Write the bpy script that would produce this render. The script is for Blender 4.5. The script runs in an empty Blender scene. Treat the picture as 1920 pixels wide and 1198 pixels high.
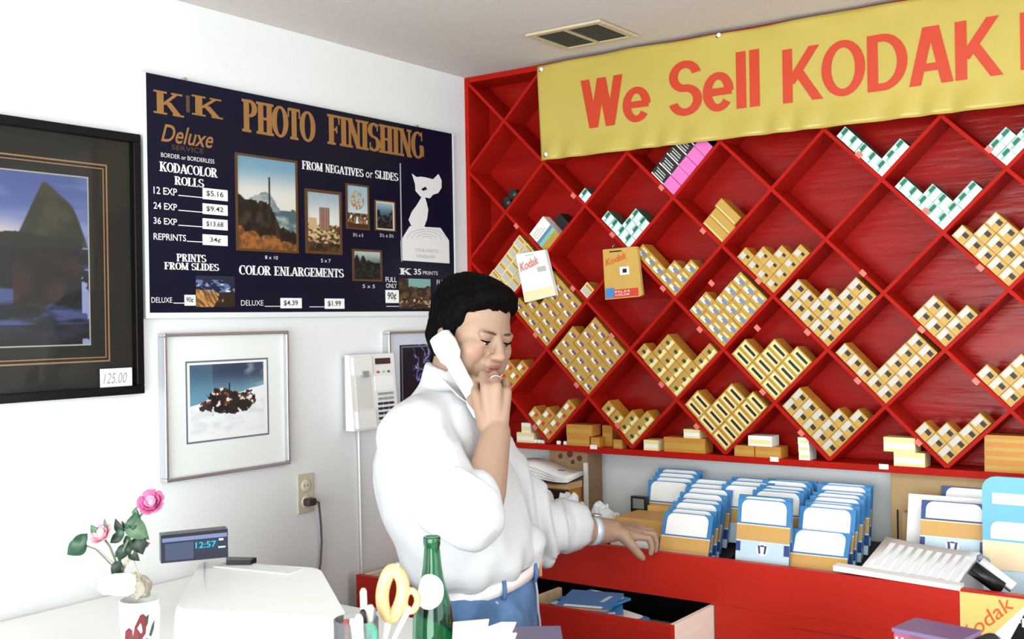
import bpy, bmesh, math, random
import numpy as np
from mathutils import Vector, Matrix, noise, Euler
random.seed(7)
SC = bpy.context.scene
COL = SC.collection
PI = math.pi

# ------------------------------------------------------------------ camera
CAM = np.array([2.2386, -2.8594, 1.664])
YAW, PITCH, ROLL, FPX = 0.6248467, 0.00041927, -0.01662967, 2080.81
FW = np.array([-math.sin(YAW)*math.cos(PITCH), math.cos(YAW)*math.cos(PITCH), math.sin(PITCH)])
_r = np.cross(FW, [0, 0, 1.0]); _r /= np.linalg.norm(_r); _u = np.cross(_r, FW)
RT = math.cos(ROLL)*_r + math.sin(ROLL)*_u
UP = -math.sin(ROLL)*_r + math.cos(ROLL)*_u
cd = bpy.data.cameras.new('camera'); cam = bpy.data.objects.new('camera', cd); COL.objects.link(cam)
cd.sensor_fit = 'HORIZONTAL'; cd.sensor_width = 36.0; cd.lens = 36.0*FPX/1920.0
cd.dof.use_dof = True; cd.dof.focus_distance = 2.9; cd.dof.aperture_fstop = 9.0
cd.clip_start = 0.05
cam.matrix_world = Matrix(((RT[0], UP[0], -FW[0], CAM[0]), (RT[1], UP[1], -FW[1], CAM[1]),
                           (RT[2], UP[2], -FW[2], CAM[2]), (0, 0, 0, 1)))
SC.camera = cam

# ------------------------------------------------------------------ light
w = bpy.data.worlds.new('sky'); SC.world = w; w.use_nodes = True
bg = w.node_tree.nodes['Background']; bg.inputs[0].default_value = (0.80, 0.90, 1.0, 1); bg.inputs[1].default_value = 1.0
SC.view_settings.view_transform = 'Standard'; SC.view_settings.look = 'None'
SC.view_settings.gamma = 1.0; SC.view_settings.use_curve_mapping = False
SC.view_settings.exposure = 0.0
def area(name, loc, rot, sx, sy, power, color=(1, 1, 1)):
    d = bpy.data.lights.new(name, 'AREA'); d.shape = 'RECTANGLE'; d.size = sx; d.size_y = sy
    d.energy = power; d.color = color
    o = bpy.data.objects.new(name, d); COL.objects.link(o); o.location = loc; o.rotation_euler = rot
    return o
# daylight through the shop windows in the wall behind the camera
area('window_daylight', (2.15, -4.68, 1.28), (math.radians(83), 0, 0), 3.6, 1.9, 228, (0.93, 0.985, 1.0))
area('side_window_daylight', (5.28, -1.75, 1.36), (math.radians(80), 0, math.radians(90)), 3.0, 1.7, 58, (0.93, 0.985, 1.0))

# unseen fill light added under the ceiling, above and right of the camera
area('added_ceiling_fill', (3.3, -2.4, 2.44), (0, 0, 0), 1.2, 0.6, 52, (0.96, 1.0, 0.97))

# ------------------------------------------------------------------ helpers
def on(axis, val, px, py):
    d = FW + RT*(px-960)/FPX - UP*(py-599)/FPX
    k = 'xyz'.index(axis); t = (val-CAM[k])/d[k]
    return Vector(CAM + d*t)
def at(px, py, depth):
    return Vector(CAM + (FW + RT*(px-960)/FPX - UP*(py-599)/FPX)*depth)
VR, VF, VZ = Vector(RT), Vector(FW), Vector((0, 0, 1))

def lin(c):
    return tuple(((v/255.0)/12.92 if v/255.0 <= 0.04045 else ((v/255.0+0.055)/1.055)**2.4) for v in c)
_m = {}
def mat(name, rgb, rough=0.5, metal=0.0, var=0.0, vscale=20.0, bump=0.0, bscale=60.0, coat=0.0, spec=0.5,
        stretch=None, trans=0.0, ior=1.45, emit=None, estr=0.0, sss=0.0, rvar=0.0):
    if name in _m: return _m[name]
    m = bpy.data.materials.new(name); m.use_nodes = True; nt = m.node_tree; b = nt.nodes['Principled BSDF']
    c = lin(rgb)
    b.inputs['Base Color'].default_value = (*c, 1); b.inputs['Roughness'].default_value = rough
    b.inputs['Metallic'].default_value = metal; b.inputs['Coat Weight'].default_value = coat
    b.inputs['Coat Roughness'].default_value = 0.12
    b.inputs['Specular IOR Level'].default_value = spec; b.inputs['Transmission Weight'].default_value = trans
    b.inputs['IOR'].default_value = ior
    if sss:
        b.inputs['Subsurface Weight'].default_value = sss; b.inputs['Subsurface Radius'].default_value = (0.012, 0.005, 0.003)
        b.inputs['Subsurface Scale'].default_value = 1.0
    if emit: b.inputs['Emission Color'].default_value = (*lin(emit), 1); b.inputs['Emission Strength'].default_value = estr
    if var or bump or rvar:
        tc = nt.nodes.new('ShaderNodeTexCoord'); mp = nt.nodes.new('ShaderNodeMapping')
        nt.links.new(tc.outputs['Object'], mp.inputs[0])
        if stretch: mp.inputs['Scale'].default_value = stretch
        if var:
            n = nt.nodes.new('ShaderNodeTexNoise'); n.inputs['Scale'].default_value = vscale; n.inputs['Detail'].default_value = 5
            nt.links.new(mp.outputs[0], n.inputs[0])
            r = nt.nodes.new('ShaderNodeValToRGB'); r.color_ramp.elements[0].position = 0.3; r.color_ramp.elements[1].position = 0.7
            r.color_ramp.elements[0].color = (*[v*(1-var) for v in c], 1)
            r.color_ramp.elements[1].color = (*[min(1, v*(1+var*0.6)) for v in c], 1)
            nt.links.new(n.outputs[0], r.inputs[0]); nt.links.new(r.outputs[0], b.inputs['Base Color'])
        if bump:
            n = nt.nodes.new('ShaderNodeTexNoise'); n.inputs['Scale'].default_value = bscale; n.inputs['Detail'].default_value = 4
            nt.links.new(mp.outputs[0], n.inputs[0])
            bp = nt.nodes.new('ShaderNodeBump'); bp.inputs['Strength'].default_value = bump; bp.inputs['Distance'].default_value = 0.01
            nt.links.new(n.outputs[0], bp.inputs['Height']); nt.links.new(bp.outputs[0], b.inputs['Normal'])
            if rvar:
                mr = nt.nodes.new('ShaderNodeMapRange'); mr.inputs[3].default_value = max(0.03, rough-rvar); mr.inputs[4].default_value = rough+rvar
                nt.links.new(n.outputs[0], mr.inputs[0]); nt.links.new(mr.outputs[0], b.inputs['Roughness'])
    _m[name] = m
    return m
def attr_mat(name, rough=0.5, spec=0.4, coat=0.0, sss=0.0):
    if name in _m: return _m[name]
    m = bpy.data.materials.new(name); m.use_nodes = True; nt = m.node_tree; b = nt.nodes['Principled BSDF']
    a = nt.nodes.new('ShaderNodeAttribute'); a.attribute_name = 'print'
    nt.links.new(a.outputs['Color'], b.inputs['Base Color'])
    b.inputs['Roughness'].default_value = rough; b.inputs['Specular IOR Level'].default_value = spec; b.inputs['Coat Weight'].default_value = coat
    if sss:
        b.inputs['Subsurface Weight'].default_value = sss; b.inputs['Subsurface Radius'].default_value = (0.012, 0.005, 0.003)
        b.inputs['Subsurface Scale'].default_value = 1.0
    _m[name] = m
    return m
def pane_mat():
    if 'picture_glass' in _m: return _m['picture_glass']
    m = bpy.data.materials.new('picture_glass'); m.use_nodes = True; nt = m.node_tree; nt.nodes.clear()
    o = nt.nodes.new('ShaderNodeOutputMaterial'); mx = nt.nodes.new('ShaderNodeMixShader')
    t = nt.nodes.new('ShaderNodeBsdfTransparent'); g = nt.nodes.new('ShaderNodeBsdfGlossy'); g.inputs['Roughness'].default_value = 0.03
    f = nt.nodes.new('ShaderNodeFresnel'); f.inputs[0].default_value = 1.45
    ge = nt.nodes.new('ShaderNodeNewGeometry'); ma = nt.nodes.new('ShaderNodeMath'); ma.operation = 'SUBTRACT'; ma.inputs[0].default_value = 1.0
    mu = nt.nodes.new('ShaderNodeMath'); mu.operation = 'MULTIPLY'; f.inputs[0].default_value = 1.28       # only the outer face of the sheet mirrors
    nt.links.new(ge.outputs['Backfacing'], ma.inputs[1]); nt.links.new(f.outputs[0], mu.inputs[0]); nt.links.new(ma.outputs[0], mu.inputs[1])
    nt.links.new(mu.outputs[0], mx.inputs[0]); nt.links.new(t.outputs[0], mx.inputs[1]); nt.links.new(g.outputs[0], mx.inputs[2])
    nt.links.new(mx.outputs[0], o.inputs[0]); _m['picture_glass'] = m
    return m

def tag(o, label=None, cat=None, group=None, kind=None):
    if label: o['label'] = label
    if cat: o['category'] = cat
    if group: o['group'] = group
    if kind: o['kind'] = kind
    return o
def thing(name, label, cat, loc=(0, 0, 0), group=None, rot=(0, 0, 0)):
    o = bpy.data.objects.new(name, None); o.empty_display_size = 0.05; COL.objects.link(o)
    o.location = loc; o.rotation_euler = rot
    return tag(o, label, cat, group)
def offset(p):
    v = Vector((0, 0, 0))
    while p is not None: v += p.location; p = p.parent
    return v

class MB:
    """collects faces, then links them as one mesh object"""
    def __init__(s): s.v = []; s.f = []; s.mi = []; s.sm = []
    def add(s, vs, fs, mi=0, sm=False):
        n = len(s.v); s.v += [tuple(v) for v in vs]
        for f in fs: s.f.append(tuple(i+n for i in f)); s.mi.append(mi); s.sm.append(sm)
        return s
    def box(s, c, d, mi=0, M=None, bev=0.0):
        hx, hy, hz = d[0]/2, d[1]/2, d[2]/2; c = Vector(c)
        if bev <= 0:
            vs = [Vector((x*hx, y*hy, z*hz)) for x in (-1, 1) for y in (-1, 1) for z in (-1, 1)]
            fs = [(0, 1, 3, 2), (4, 6, 7, 5), (0, 4, 5, 1), (2, 3, 7, 6), (0, 2, 6, 4), (1, 5, 7, 3)]
        else:
            bm = bmesh.new(); bmesh.ops.create_cube(bm, size=1.0)
            for v in bm.verts: v.co = Vector((v.co.x*d[0], v.co.y*d[1], v.co.z*d[2]))
            bmesh.ops.bevel(bm, geom=bm.edges[:], offset=min(bev, min(d)*0.45), segments=2, profile=0.5, affect='EDGES')
            bm.verts.index_update(); vs = [v.co.copy() for v in bm.verts]; fs = [[v.index for v in f.verts] for f in bm.faces]; bm.free()
        if M is not None: vs = [M @ v for v in vs]
        return s.add([v+c for v in vs], fs, mi)
    def span(s, a, b, mi=0, bev=0.0):
        return s.box([(a[i]+b[i])/2 for i in range(3)], [abs(b[i]-a[i]) for i in range(3)], mi, None, bev)
    def quad(s, p, mi=0): return s.add(p, [tuple(range(len(p)))], mi)
    def prism(s, pts, d, mi=0):
        d = Vector(d); n = len(pts); vs = [Vector(p) for p in pts]+[Vector(p)+d for p in pts]
        fs = [tuple(range(n))[::-1], tuple(range(n, 2*n))]+[(i, (i+1) % n, n+(i+1) % n, n+i) for i in range(n)]
        return s.add(vs, fs, mi)
    def loft(s, rings, mi=0, cap=True, sm=True):
        n = len(rings[0]); vs = [p for r in rings for p in r]; fs = []
        for k in range(len(rings)-1):
            for i in range(n): fs.append((k*n+i, k*n+(i+1) % n, (k+1)*n+(i+1) % n, (k+1)*n+i))
        if cap: fs += [tuple(range(n))[::-1], tuple(range((len(rings)-1)*n, len(rings)*n))]
        return s.add(vs, fs, mi, sm)
    def tube(s, pts, r, n=8, mi=0, cap=True):
        pts = [Vector(p) for p in pts]; rs = r if isinstance(r, (list, tuple)) else [r]*len(pts); rings = []
        t0 = (pts[1]-pts[0]).normalized(); ref = Vector((0, 0, 1)) if abs(t0.z) < 0.9 else Vector((1, 0, 0))
        a = t0.cross(ref).normalized()
        for i, p in enumerate(pts):
            t = (pts[min(i+1, len(pts)-1)]-pts[max(i-1, 0)]).normalized()
            a = (a-t*a.dot(t)).normalized(); b = t.cross(a)
            rings.append([p+(a*math.cos(2*PI*k/n)+b*math.sin(2*PI*k/n))*rs[i] for k in range(n)])
        return s.loft(rings, mi, cap)
    def lathe(s, prof, c=(0, 0, 0), n=24, mi=0, cap=True, M=None):
        rings = [[Vector((r*math.cos(2*PI*k/n), r*math.sin(2*PI*k/n), z)) for k in range(n)] for r, z in prof]
        if M is not None: rings = [[M @ p for p in q] for q in rings]
        c = Vector(c); rings = [[p+c for p in q] for q in rings]
        return s.loft(rings, mi, cap)
    def capsule(s, p0, p1, r0, r1, n=14, mi=0, fl=1.0, fdir=None):
        p0, p1 = Vector(p0), Vector(p1); ax = p1-p0; L = ax.length; t = ax.normalized() if L > 1e-7 else Vector((0, 0, 1))
        ref = fdir if fdir is not None else (Vector((0, 0, 1)) if abs(t.z) < 0.9 else Vector((1, 0, 0)))
        a = (Vector(ref)-t*Vector(ref).dot(t)).normalized(); b = t.cross(a); prof = []
        for k in range(1, 5): th = -PI/2+PI/2*k/4; prof.append((r0*math.cos(th), r0*math.sin(th)))
        for k in range(0, 4): th = PI/2*k/4; prof.append((r1*math.cos(th), L+r1*math.sin(th)))
        rings = [[p0+t*z+(a*fl*math.cos(2*PI*k/n)+b*math.sin(2*PI*k/n))*r for k in range(n)] for r, z in prof]
        return s.loft(rings, mi, True)
    def ell(s, c, r, M=None, n=16, m=10, mi=0):
        c = Vector(c); rings = []
        for k in range(1, m):
            th = -PI/2+PI*k/m; q = []
            for i in range(n):
                p = Vector((r[0]*math.cos(th)*math.cos(2*PI*i/n), r[1]*math.cos(th)*math.sin(2*PI*i/n), r[2]*math.sin(th)))
                q.append((M @ p if M is not None else p)+c)
            rings.append(q)
        return s.loft(rings, mi, True)
    def xf(s, M):
        s.v = [tuple(M @ Vector(v)) for v in s.v]; return s
    def mesh(s, name, mats):
        me = bpy.data.meshes.new(name); me.from_pydata(s.v, [], s.f); me.update()
        for m in (mats if isinstance(mats, (list, tuple)) else [mats]): me.materials.append(m)
        me.polygons.foreach_set('material_index', s.mi); me.polygons.foreach_set('use_smooth', s.sm)
        bm = bmesh.new(); bm.from_mesh(me); bmesh.ops.recalc_face_normals(bm, faces=bm.faces[:]); bm.to_mesh(me); bm.free()
        return me
    def build(s, name, mats, parent=None, local=False):
        """world coordinates unless local; a top-level mesh gets its origin at its base"""
        if local: o = bpy.data.objects.new(name, s.mesh(name, mats))
        else:
            if parent is not None: off = offset(parent); loc = Vector((0, 0, 0))
            else:
                a = np.array(s.v); off = Vector(((a[:, 0].min()+a[:, 0].max())/2, (a[:, 1].min()+a[:, 1].max())/2, a[:, 2].min())); loc = off
            s.v = [(v[0]-off.x, v[1]-off.y, v[2]-off.z) for v in s.v]
            o = bpy.data.objects.new(name, s.mesh(name, mats)); o.location = loc
        COL.objects.link(o)
        if parent is not None: o.parent = parent
        return o
def struct(o): o['kind'] = 'structure'; return o

def text_geo(txt, shear=0.0, off=0.0, space=1.0):
    cu = bpy.data.curves.new('lettering', 'FONT'); cu.body = txt; cu.dimensions = '2D'; cu.fill_mode = 'FRONT'
    cu.shear = shear; cu.offset = off; cu.space_character = space; cu.resolution_u = 4
    o = bpy.data.objects.new('lettering', cu); COL.objects.link(o)
    bpy.context.view_layer.update()
    me = o.evaluated_get(bpy.context.evaluated_depsgraph_get()).to_mesh()
    vs = [(v.co.x, v.co.y) for v in me.vertices]; fs = [tuple(p.vertices) for p in me.polygons]
    bpy.data.objects.remove(o); bpy.data.curves.remove(cu)
    return vs, fs

# slab-serif capitals drawn as strokes: thick stems, thin arms, serif bars
def _arc(cx, cy, rx, ry, a0, a1, n=14): return [(cx+rx*math.cos(math.radians(a0+(a1-a0)*i/n)), cy+ry*math.sin(math.radians(a0+(a1-a0)*i/n))) for i in range(n+1)]
T, H = 0.19, 0.085
GL = {
 'I': (0.40, [('v', .2, 0, 1)]), 'H': (0.80, [('v', .18, 0, 1), ('v', .62, 0, 1), ('h', .18, .62, .5)]),
 'L': (0.66, [('v', .18, 0, 1), ('h', .1, .62, .04), ('b', .60, .04, .3)]),
 'F': (0.66, [('v', .18, 0, 1), ('h', .1, .62, .96), ('h', .18, .48, .52), ('b', .60, .70, .96), ('b', .47, .4, .64)]),
 'E': (0.68, [('v', .18, 0, 1), ('h', .1, .62, .96), ('h', .18, .48, .52), ('h', .1, .64, .04), ('b', .60, .72, .96), ('b', .62, .04, .3), ('b', .47, .4, .64)]),
 'T': (0.72, [('v', .36, 0, 1), ('h', .04, .68, .96), ('b', .06, .7, .96), ('b', .66, .7, .96)]),
 'N': (0.82, [('t', .16, 0, 1), ('t', .66, 0, 1), ('d', .14, .98, .66, .02)]),
 'M': (0.98, [('t', .14, 0, 1), ('v', .82, 0, 1), ('d', .14, .98, .48, .06), ('e', .48, .06, .82, .98)]),
 'A': (0.82, [('e', .1, .04, .40, .98), ('d', .40, .98, .70, .04), ('h', .22, .58, .32), ('sf', .1, 0), ('sf', .70, 0)]),
 'V': (0.80, [('d', .12, .97, .40, .02), ('e', .40, .02, .68, .97), ('sf', .12, 1), ('sf', .68, 1)]),
 'K': (0.84, [('v', .18, 0, 1), ('e', .26, .42, .64, .97), ('d', .38, .56, .68, .03), ('sf', .68, 0), ('sf', .64, 1)]),
 'P': (0.72, [('v', .18, 0, 1), ('c', .32, .74, .27, .23, -90, 90), ('h', .18, .34, .96), ('h', .18, .34, .51)]),
 'R': (0.80, [('v', .18, 0, 1), ('c', .32, .75, .25, .22, -90, 90), ('h', .18, .34, .96), ('h', .18, .34, .53), ('d', .38, .52, .64, .03), ('sf', .66, 0)]),
 'D': (0.78, [('v', .18, 0, 1), ('c', .30, .5, .36, .46, -90, 90), ('h', .18, .32, .96), ('h', .18, .32, .04)]),
 'B': (0.74, [('v', .18, 0, 1), ('c', .32, .75, .23, .22, -90, 90), ('c', .32, .28, .28, .24, -90, 90), ('h', .18, .34, .96), ('h', .18, .34, .52), ('h', .18, .34, .04)]),
 'O': (0.78, [('c', .39, .5, .31, .46, 0, 360)]), 'C': (0.74, [('c', .40, .5, .32, .46, 50, 310), ('b', .63, .66, .98)]),
 'G': (0.80, [('c', .40, .5, .32, .46, 50, 330), ('b', .66, .66, .98), ('v', .66, .1, .46), ('h', .5, .76, .46)]),
 'S': (0.70, [('c', .35, .73, .24, .23, 40, 270), ('c', .35, .27, .26, .23, -140, 90), ('b', .55, .72, .98), ('b', .12, .02, .3)]),
 'U': (0.80, [('v', .18, .3, 1), ('t', .62, .3, 1), ('c', .40, .32, .22, .28, 180, 360)]),
 'Y': (0.78, [('v', .38, 0, .5), ('d', .1, .97, .36, .45), ('e', .40, .45, .66, .97), ('sf', .1, 1), ('sf', .66, 1)]),
 ' ': (0.40, [])}
def slab_geo(txt, fat=1.0):
    vs, fs = [], []; x0 = 0.0
    def poly(p): n = len(vs); vs.extend(p); fs.append(tuple(range(n, n+len(p))))
    def rect(a, b, c, d): poly([(x0+a, b), (x0+c, b), (x0+c, d), (x0+a, d)])
    for ch in txt:
        wd, st = GL[ch]; t = T*fat/2; h = H/2
        for q in st:
            k = q[0]
            if k in 'vt':
                tt = t if k == 'v' else t*0.5
                rect(q[1]-tt, q[2], q[1]+tt, q[3])
                for e in (q[2], q[3]):
                    if e in (0, 1): rect(q[1]-tt-.09, (0 if e == 0 else 1-H), q[1]+tt+.09, (H if e == 0 else 1))
            elif k == 'h': rect(q[1], q[3]-h, q[2], q[3]+h)
            elif k == 'b': rect(q[1]-.04, q[2], q[1]+.04, q[3])
            elif k in 'de':
                tt = t*1.05 if k == 'd' else t*0.6
                poly([(x0+q[1]-tt, q[2]), (x0+q[3]-tt, q[4]), (x0+q[3]+tt, q[4]), (x0+q[1]+tt, q[2])])
            elif k == 'sf': rect(q[1]-.16, (0 if q[2] == 0 else 1-H), q[1]+.16, (H if q[2] == 0 else 1))
            elif k == 'c':
                n = 16 if abs(q[6]-q[5]) < 300 else 24
                for i in range(n):
                    p = []
                    for a in (q[5]+(q[6]-q[5])*i/n, q[5]+(q[6]-q[5])*(i+1)/n):
                        ca, sa = math.cos(math.radians(a)), math.sin(math.radians(a))
                        p.append(((x0+q[1]+(q[3]+t)*ca, q[2]+(q[4]+h)*sa), (x0+q[1]+(q[3]-t)*ca, q[2]+(q[4]-h)*sa)))
                    poly([p[0][0], p[1][0], p[1][1], p[0][1]])
        x0 += wd
    return vs, fs
# heavy grotesque letters for the banner: plain thick strokes
HV = {
 'W': (1.00, [('d', .10, 1, .30, 0), ('d', .30, 0, .50, 1), ('d', .50, 1, .70, 0), ('d', .70, 0, .90, 1)]),
 'e': (0.66, [('c', .32, .35, .225, .285, 0, 322), ('h', .12, .60, .35)]),
 'S': (0.74, [('c', .365, .7175, .250, .2175, 12, 270), ('c', .365, .2825, .262, .2175, -168, 90)]),
 'l': (0.27, [('v', .135, 0, 1)]), ' ': (0.3, []),
 'K': (0.80, [('v', .12, 0, 1), ('d', .16, .34, .66, 1), ('d', .34, .56, .72, 0)]),
 'O': (0.86, [('c', .42, .5, .325, .44, 0, 360)]),
 'D': (0.80, [('v', .12, 0, 1), ('c', .30, .5, .365, .435, -90, 90), ('h', .10, .31, .935), ('h', .10, .31, .065)]),
 'A': (0.78, [('d', .09, 0, .34, 1), ('d', .66, 0, .42, 1), ('h', .22, .56, .30)]),
 'F': (0.66, [('v', .12, 0, 1), ('h', .10, .60, .935), ('h', .10, .54, .53)])}
def heavy_geo(txt, T_=.20, H_=.135, gap=0.0):
    vs, fs = [], []; x0 = 0.0
    def poly(p): n = len(vs); vs.extend(p); fs.append(tuple(range(n, n+len(p))))
    for ch in txt:
        wd, st = HV[ch]; t, h = T_/2, H_/2
        for q in st:
            if q[0] == 'v': poly([(x0+q[1]-t, q[2]), (x0+q[1]+t, q[2]), (x0+q[1]+t, q[3]), (x0+q[1]-t, q[3])])
            elif q[0] == 'h': poly([(x0+q[1], q[3]-h), (x0+q[2], q[3]-h), (x0+q[2], q[3]+h), (x0+q[1], q[3]+h)])
            elif q[0] == 'd': poly([(x0+q[1]-t*1.06, q[2]), (x0+q[3]-t*1.06, q[4]), (x0+q[3]+t*1.06, q[4]), (x0+q[1]+t*1.06, q[2])])
            else:
                n = 40
                for i in range(n):
                    p = []
                    for a in (q[5]+(q[6]-q[5])*i/n, q[5]+(q[6]-q[5])*(i+1)/n):
                        ca, sa = math.cos(math.radians(a)), math.sin(math.radians(a)); p.append(((x0+q[1]+(q[3]+t*.96)*ca, q[2]+(q[4]+h)*sa), (x0+q[1]+(q[3]-t*.96)*ca, q[2]+(q[4]-h)*sa)))
                    poly([p[0][0], p[1][0], p[1][1], p[0][1]])
        x0 += wd+gap
    return vs, fs
def fit(geo, bl, br, tl, mi=0, mb=None, lift=0.0, stag=0.0):
    """flat lettering fitted into the parallelogram bl, br, tl; overlapping strokes get a hair of extra depth"""
    vs, fs = geo; mb = mb or MB(); a = np.array(vs); x0, z0 = a.min(0); x1, z1 = a.max(0)
    bl, br, tl = Vector(bl), Vector(br), Vector(tl); ex, ez = br-bl, tl-bl; n = ex.cross(ez).normalized()
    lv = [lift]*len(vs)
    if stag:
        for q, f in enumerate(fs):
            for i in f: lv[i] = lift+stag*(q % 9)
    pts = [bl+ex*((x-x0)/(x1-x0))+ez*((z-z0)/(z1-z0))+n*l_ for (x, z), l_ in zip(vs, lv)]
    return mb.add(pts, fs, mi)
def grid_print(name, bl, br, tl, fn, nx, ny, parent, m=None):
    """a flat print: colours per vertex from fn(u, v) in 0..1, sRGB 0..255"""
    bl, br, tl = Vector(bl), Vector(br), Vector(tl); off = offset(parent) if parent else Vector((0, 0, 0))
    vs = [tuple(bl+(br-bl)*(i/nx)+(tl-bl)*(j/ny)-off) for j in range(ny+1) for i in range(nx+1)]
    fs = [(j*(nx+1)+i, j*(nx+1)+i+1, (j+1)*(nx+1)+i+1, (j+1)*(nx+1)+i) for j in range(ny) for i in range(nx)]
    me = bpy.data.meshes.new(name); me.from_pydata(vs, [], fs); me.update(); me.materials.append(m or attr_mat('printed_paper', 0.45))
    ca = me.color_attributes.new('print', 'FLOAT_COLOR', 'POINT')
    cols = []
    for j in range(ny+1):
        for i in range(nx+1): cols += [*lin([max(0, min(255, q)) for q in fn(i/nx, j/ny)]), 1.0]
    ca.data.foreach_set('color', cols)
    o = bpy.data.objects.new(name, me); COL.objects.link(o); o.parent = parent
    return o
def nz(x, y, s=1.0, o=4): return noise.fractal(Vector((x*s, y*s, 3.3)), 1.0, 2.0, o)
def mix(a, b, t): t = max(0.0, min(1.0, t)); return [a[i]+(b[i]-a[i])*t for i in range(3)]
def sst(a, b, x): t = max(0.0, min(1.0, (x-a)/(b-a))); return t*t*(3-2*t)

# ------------------------------------------------------------------ materials
M_wall = mat('wall_paint', (228, 231, 231), 0.7, var=0.015, vscale=6, bump=0.06, bscale=180)
M_ceil = mat('ceiling_paint', (212, 205, 200), 0.85, var=0.03, vscale=40, bump=0.15, bscale=220)
M_floor = mat('floor_tile', (165, 158, 148), 0.5, var=0.06, vscale=5)
M_red = mat('red_paint', (168, 26, 17), 0.42, var=0.10, vscale=9, bump=0.05, bscale=70, spec=0.08)
M_redp = mat('red_panel', (148, 21, 15), 0.22, var=0.16, vscale=14, bump=0.22, bscale=26, stretch=(0.22, 1, 1.6), spec=0.2, rvar=0.08)
M_redc = mat('red_counter', (186, 38, 26), 0.40, var=0.05, vscale=8, bump=0.04, bscale=50, spec=0.25)
M_white = mat('white_plastic', (238, 238, 236), 0.4)
M_paper = mat('white_paper', (240, 240, 238), 0.7)
M_black = mat('black_plastic', (18, 18, 20), 0.35)
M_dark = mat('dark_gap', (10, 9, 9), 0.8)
M_silver = mat('silver_metal', (205, 205, 210), 0.28, metal=0.9)
M_gold = mat('gold_ink', (160, 116, 66), 0.45, metal=0.25)
M_wood = mat('raw_wood', (214, 186, 150), 0.6, var=0.12, vscale=12, stretch=(1, 6, 6))
M_cardb = mat('kraft_card', (176, 146, 104), 0.8, var=0.08, vscale=16)
# ------------------------------------------------------------------ the room
ZC, XR, YF, YB = 2.458, 5.4, -4.8, 0.118
struct(MB().span((-0.1, YF-0.1, -0.08), (XR+0.1, YB+0.1, 0)).build('floor', M_floor))
struct(MB().span((-0.1, YF-0.1, ZC), (XR+0.1, YB+0.1, ZC+0.08)).build('ceiling', M_ceil))
struct(MB().span((-0.1, YF-0.1, 0), (0, YB+0.1, ZC)).build('wall_left', M_wall))
struct(MB().span((0, YB, 0), (XR, YB+0.1, ZC)).build('wall_back', M_wall))
wr = MB()
wr.span((XR, YF-0.1, 0), (XR+0.1, -3.3, ZC)); wr.span((XR, -0.15, 0), (XR+0.1, YB+0.1, ZC)); wr.span((XR, -3.3, 0), (XR+0.1, -0.15, 0.12)); wr.span((XR, -3.3, 2.22), (XR+0.1, -0.15, ZC))
struct(wr.build('wall_right', M_wall))
wf = MB()
for a, b in ((0, 0.16), (4.04, XR)): wf.span((a, YF-0.1, 0), (b, YF, ZC))
wf.span((0.16, YF-0.1, 0), (4.04, YF, 0.12)); wf.span((0.16, YF-0.1, 2.22), (4.04, YF, ZC))
struct(wf.build('wall_front', M_wall))
win = thing('window_1', None, None, (2.1, YF-0.05, 0.12)); struct(win)
fr = MB(); fr.span((0.16, YF-0.08, 0.12), (4.04, YF-0.03, 0.16)); fr.span((0.16, YF-0.08, 2.18), (4.04, YF-0.03, 2.22))
for x in (0.16, 1.44, 2.72, 4.0): fr.span((x, YF-0.08, 0.16), (x+0.04, YF-0.03, 2.18))
fr.build('window_frame', M_silver, win)
for x in (0.20, 1.48, 2.76): MB().span((x, YF-0.058, 0.16), (x+1.24, YF-0.052, 2.18)).build('pane', pane_mat(), win)
win = thing('window_2', None, None, (XR+0.05, -1.65, 0.12)); struct(win)
fr = MB(); fr.span((XR+0.03, -3.3, 0.12), (XR+0.08, -0.15, 0.16)); fr.span((XR+0.03, -3.3, 2.18), (XR+0.08, -0.15, 2.22))
for y in (-3.3, -1.745, -0.19): fr.span((XR+0.03, y, 0.16), (XR+0.08, y+0.04, 2.18))
fr.build('window_frame', M_silver, win)
for y in (-3.26, -1.705): MB().span((XR+0.052, y, 0.16), (XR+0.058, y+1.51, 2.18)).build('pane', pane_mat(), win)
struct(MB().span((0, YF, 0), (0.012, YB, 0.09)).build('baseboard_left', M_white))

# ------------------------------------------------------------------ ceiling vent
v0, v1, w0, w1 = 0.478, 0.720, -0.336, -0.124
vent = thing('ceiling_vent', 'beige metal ceiling vent with two dark louvred halves', 'vent', ((v0+v1)/2, (w0+w1)/2, ZC))
M_vent = mat('vent_enamel', (196, 182, 150), 0.5, var=0.06)
f = MB(); zf = ZC-0.009
for a, b in (((v0, w0), (v1, w0+0.022)), ((v0, w1-0.022), (v1, w1)), ((v0, w0+0.022), (v0+0.022, w1-0.022)), ((v1-0.022, w0+0.022), (v1, w1-0.022))):
    f.span((a[0], a[1], zf), (b[0], b[1], ZC-0.001), bev=0.003)
f.build('vent_frame', M_vent, vent)
MB().span(((v0+v1)/2-0.006, w0+0.022, zf), ((v0+v1)/2+0.006, w1-0.022, ZC-0.001)).build('divider', M_vent, vent)
MB().span((v0+0.02, w0+0.02, ZC-0.003), (v1-0.02, w1-0.02, ZC-0.001)).build('backing', mat('vent_dark', (40, 38, 32), 0.8), vent)
sl = None
for k in range(14):
    y = w0+0.030+k*(w1-w0-0.06)/13
    for x0, x1 in ((v0+0.023, (v0+v1)/2-0.007), ((v0+v1)/2+0.007, v1-0.023)):
        m = Matrix.Rotation(0.7, 4, 'X')
        if sl is None:
            sl = MB().box((0, 0, 0), (x1-x0, 0.009, 0.0012), 0, m).build('slat', mat('slat_dark', (84, 78, 64), 0.6), vent, local=True)
            o = sl
        else: o = sl.copy(); COL.objects.link(o); o.parent = vent
        o.location = Vector(((x0+x1)/2, y, ZC-0.0055))-vent.location

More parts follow.
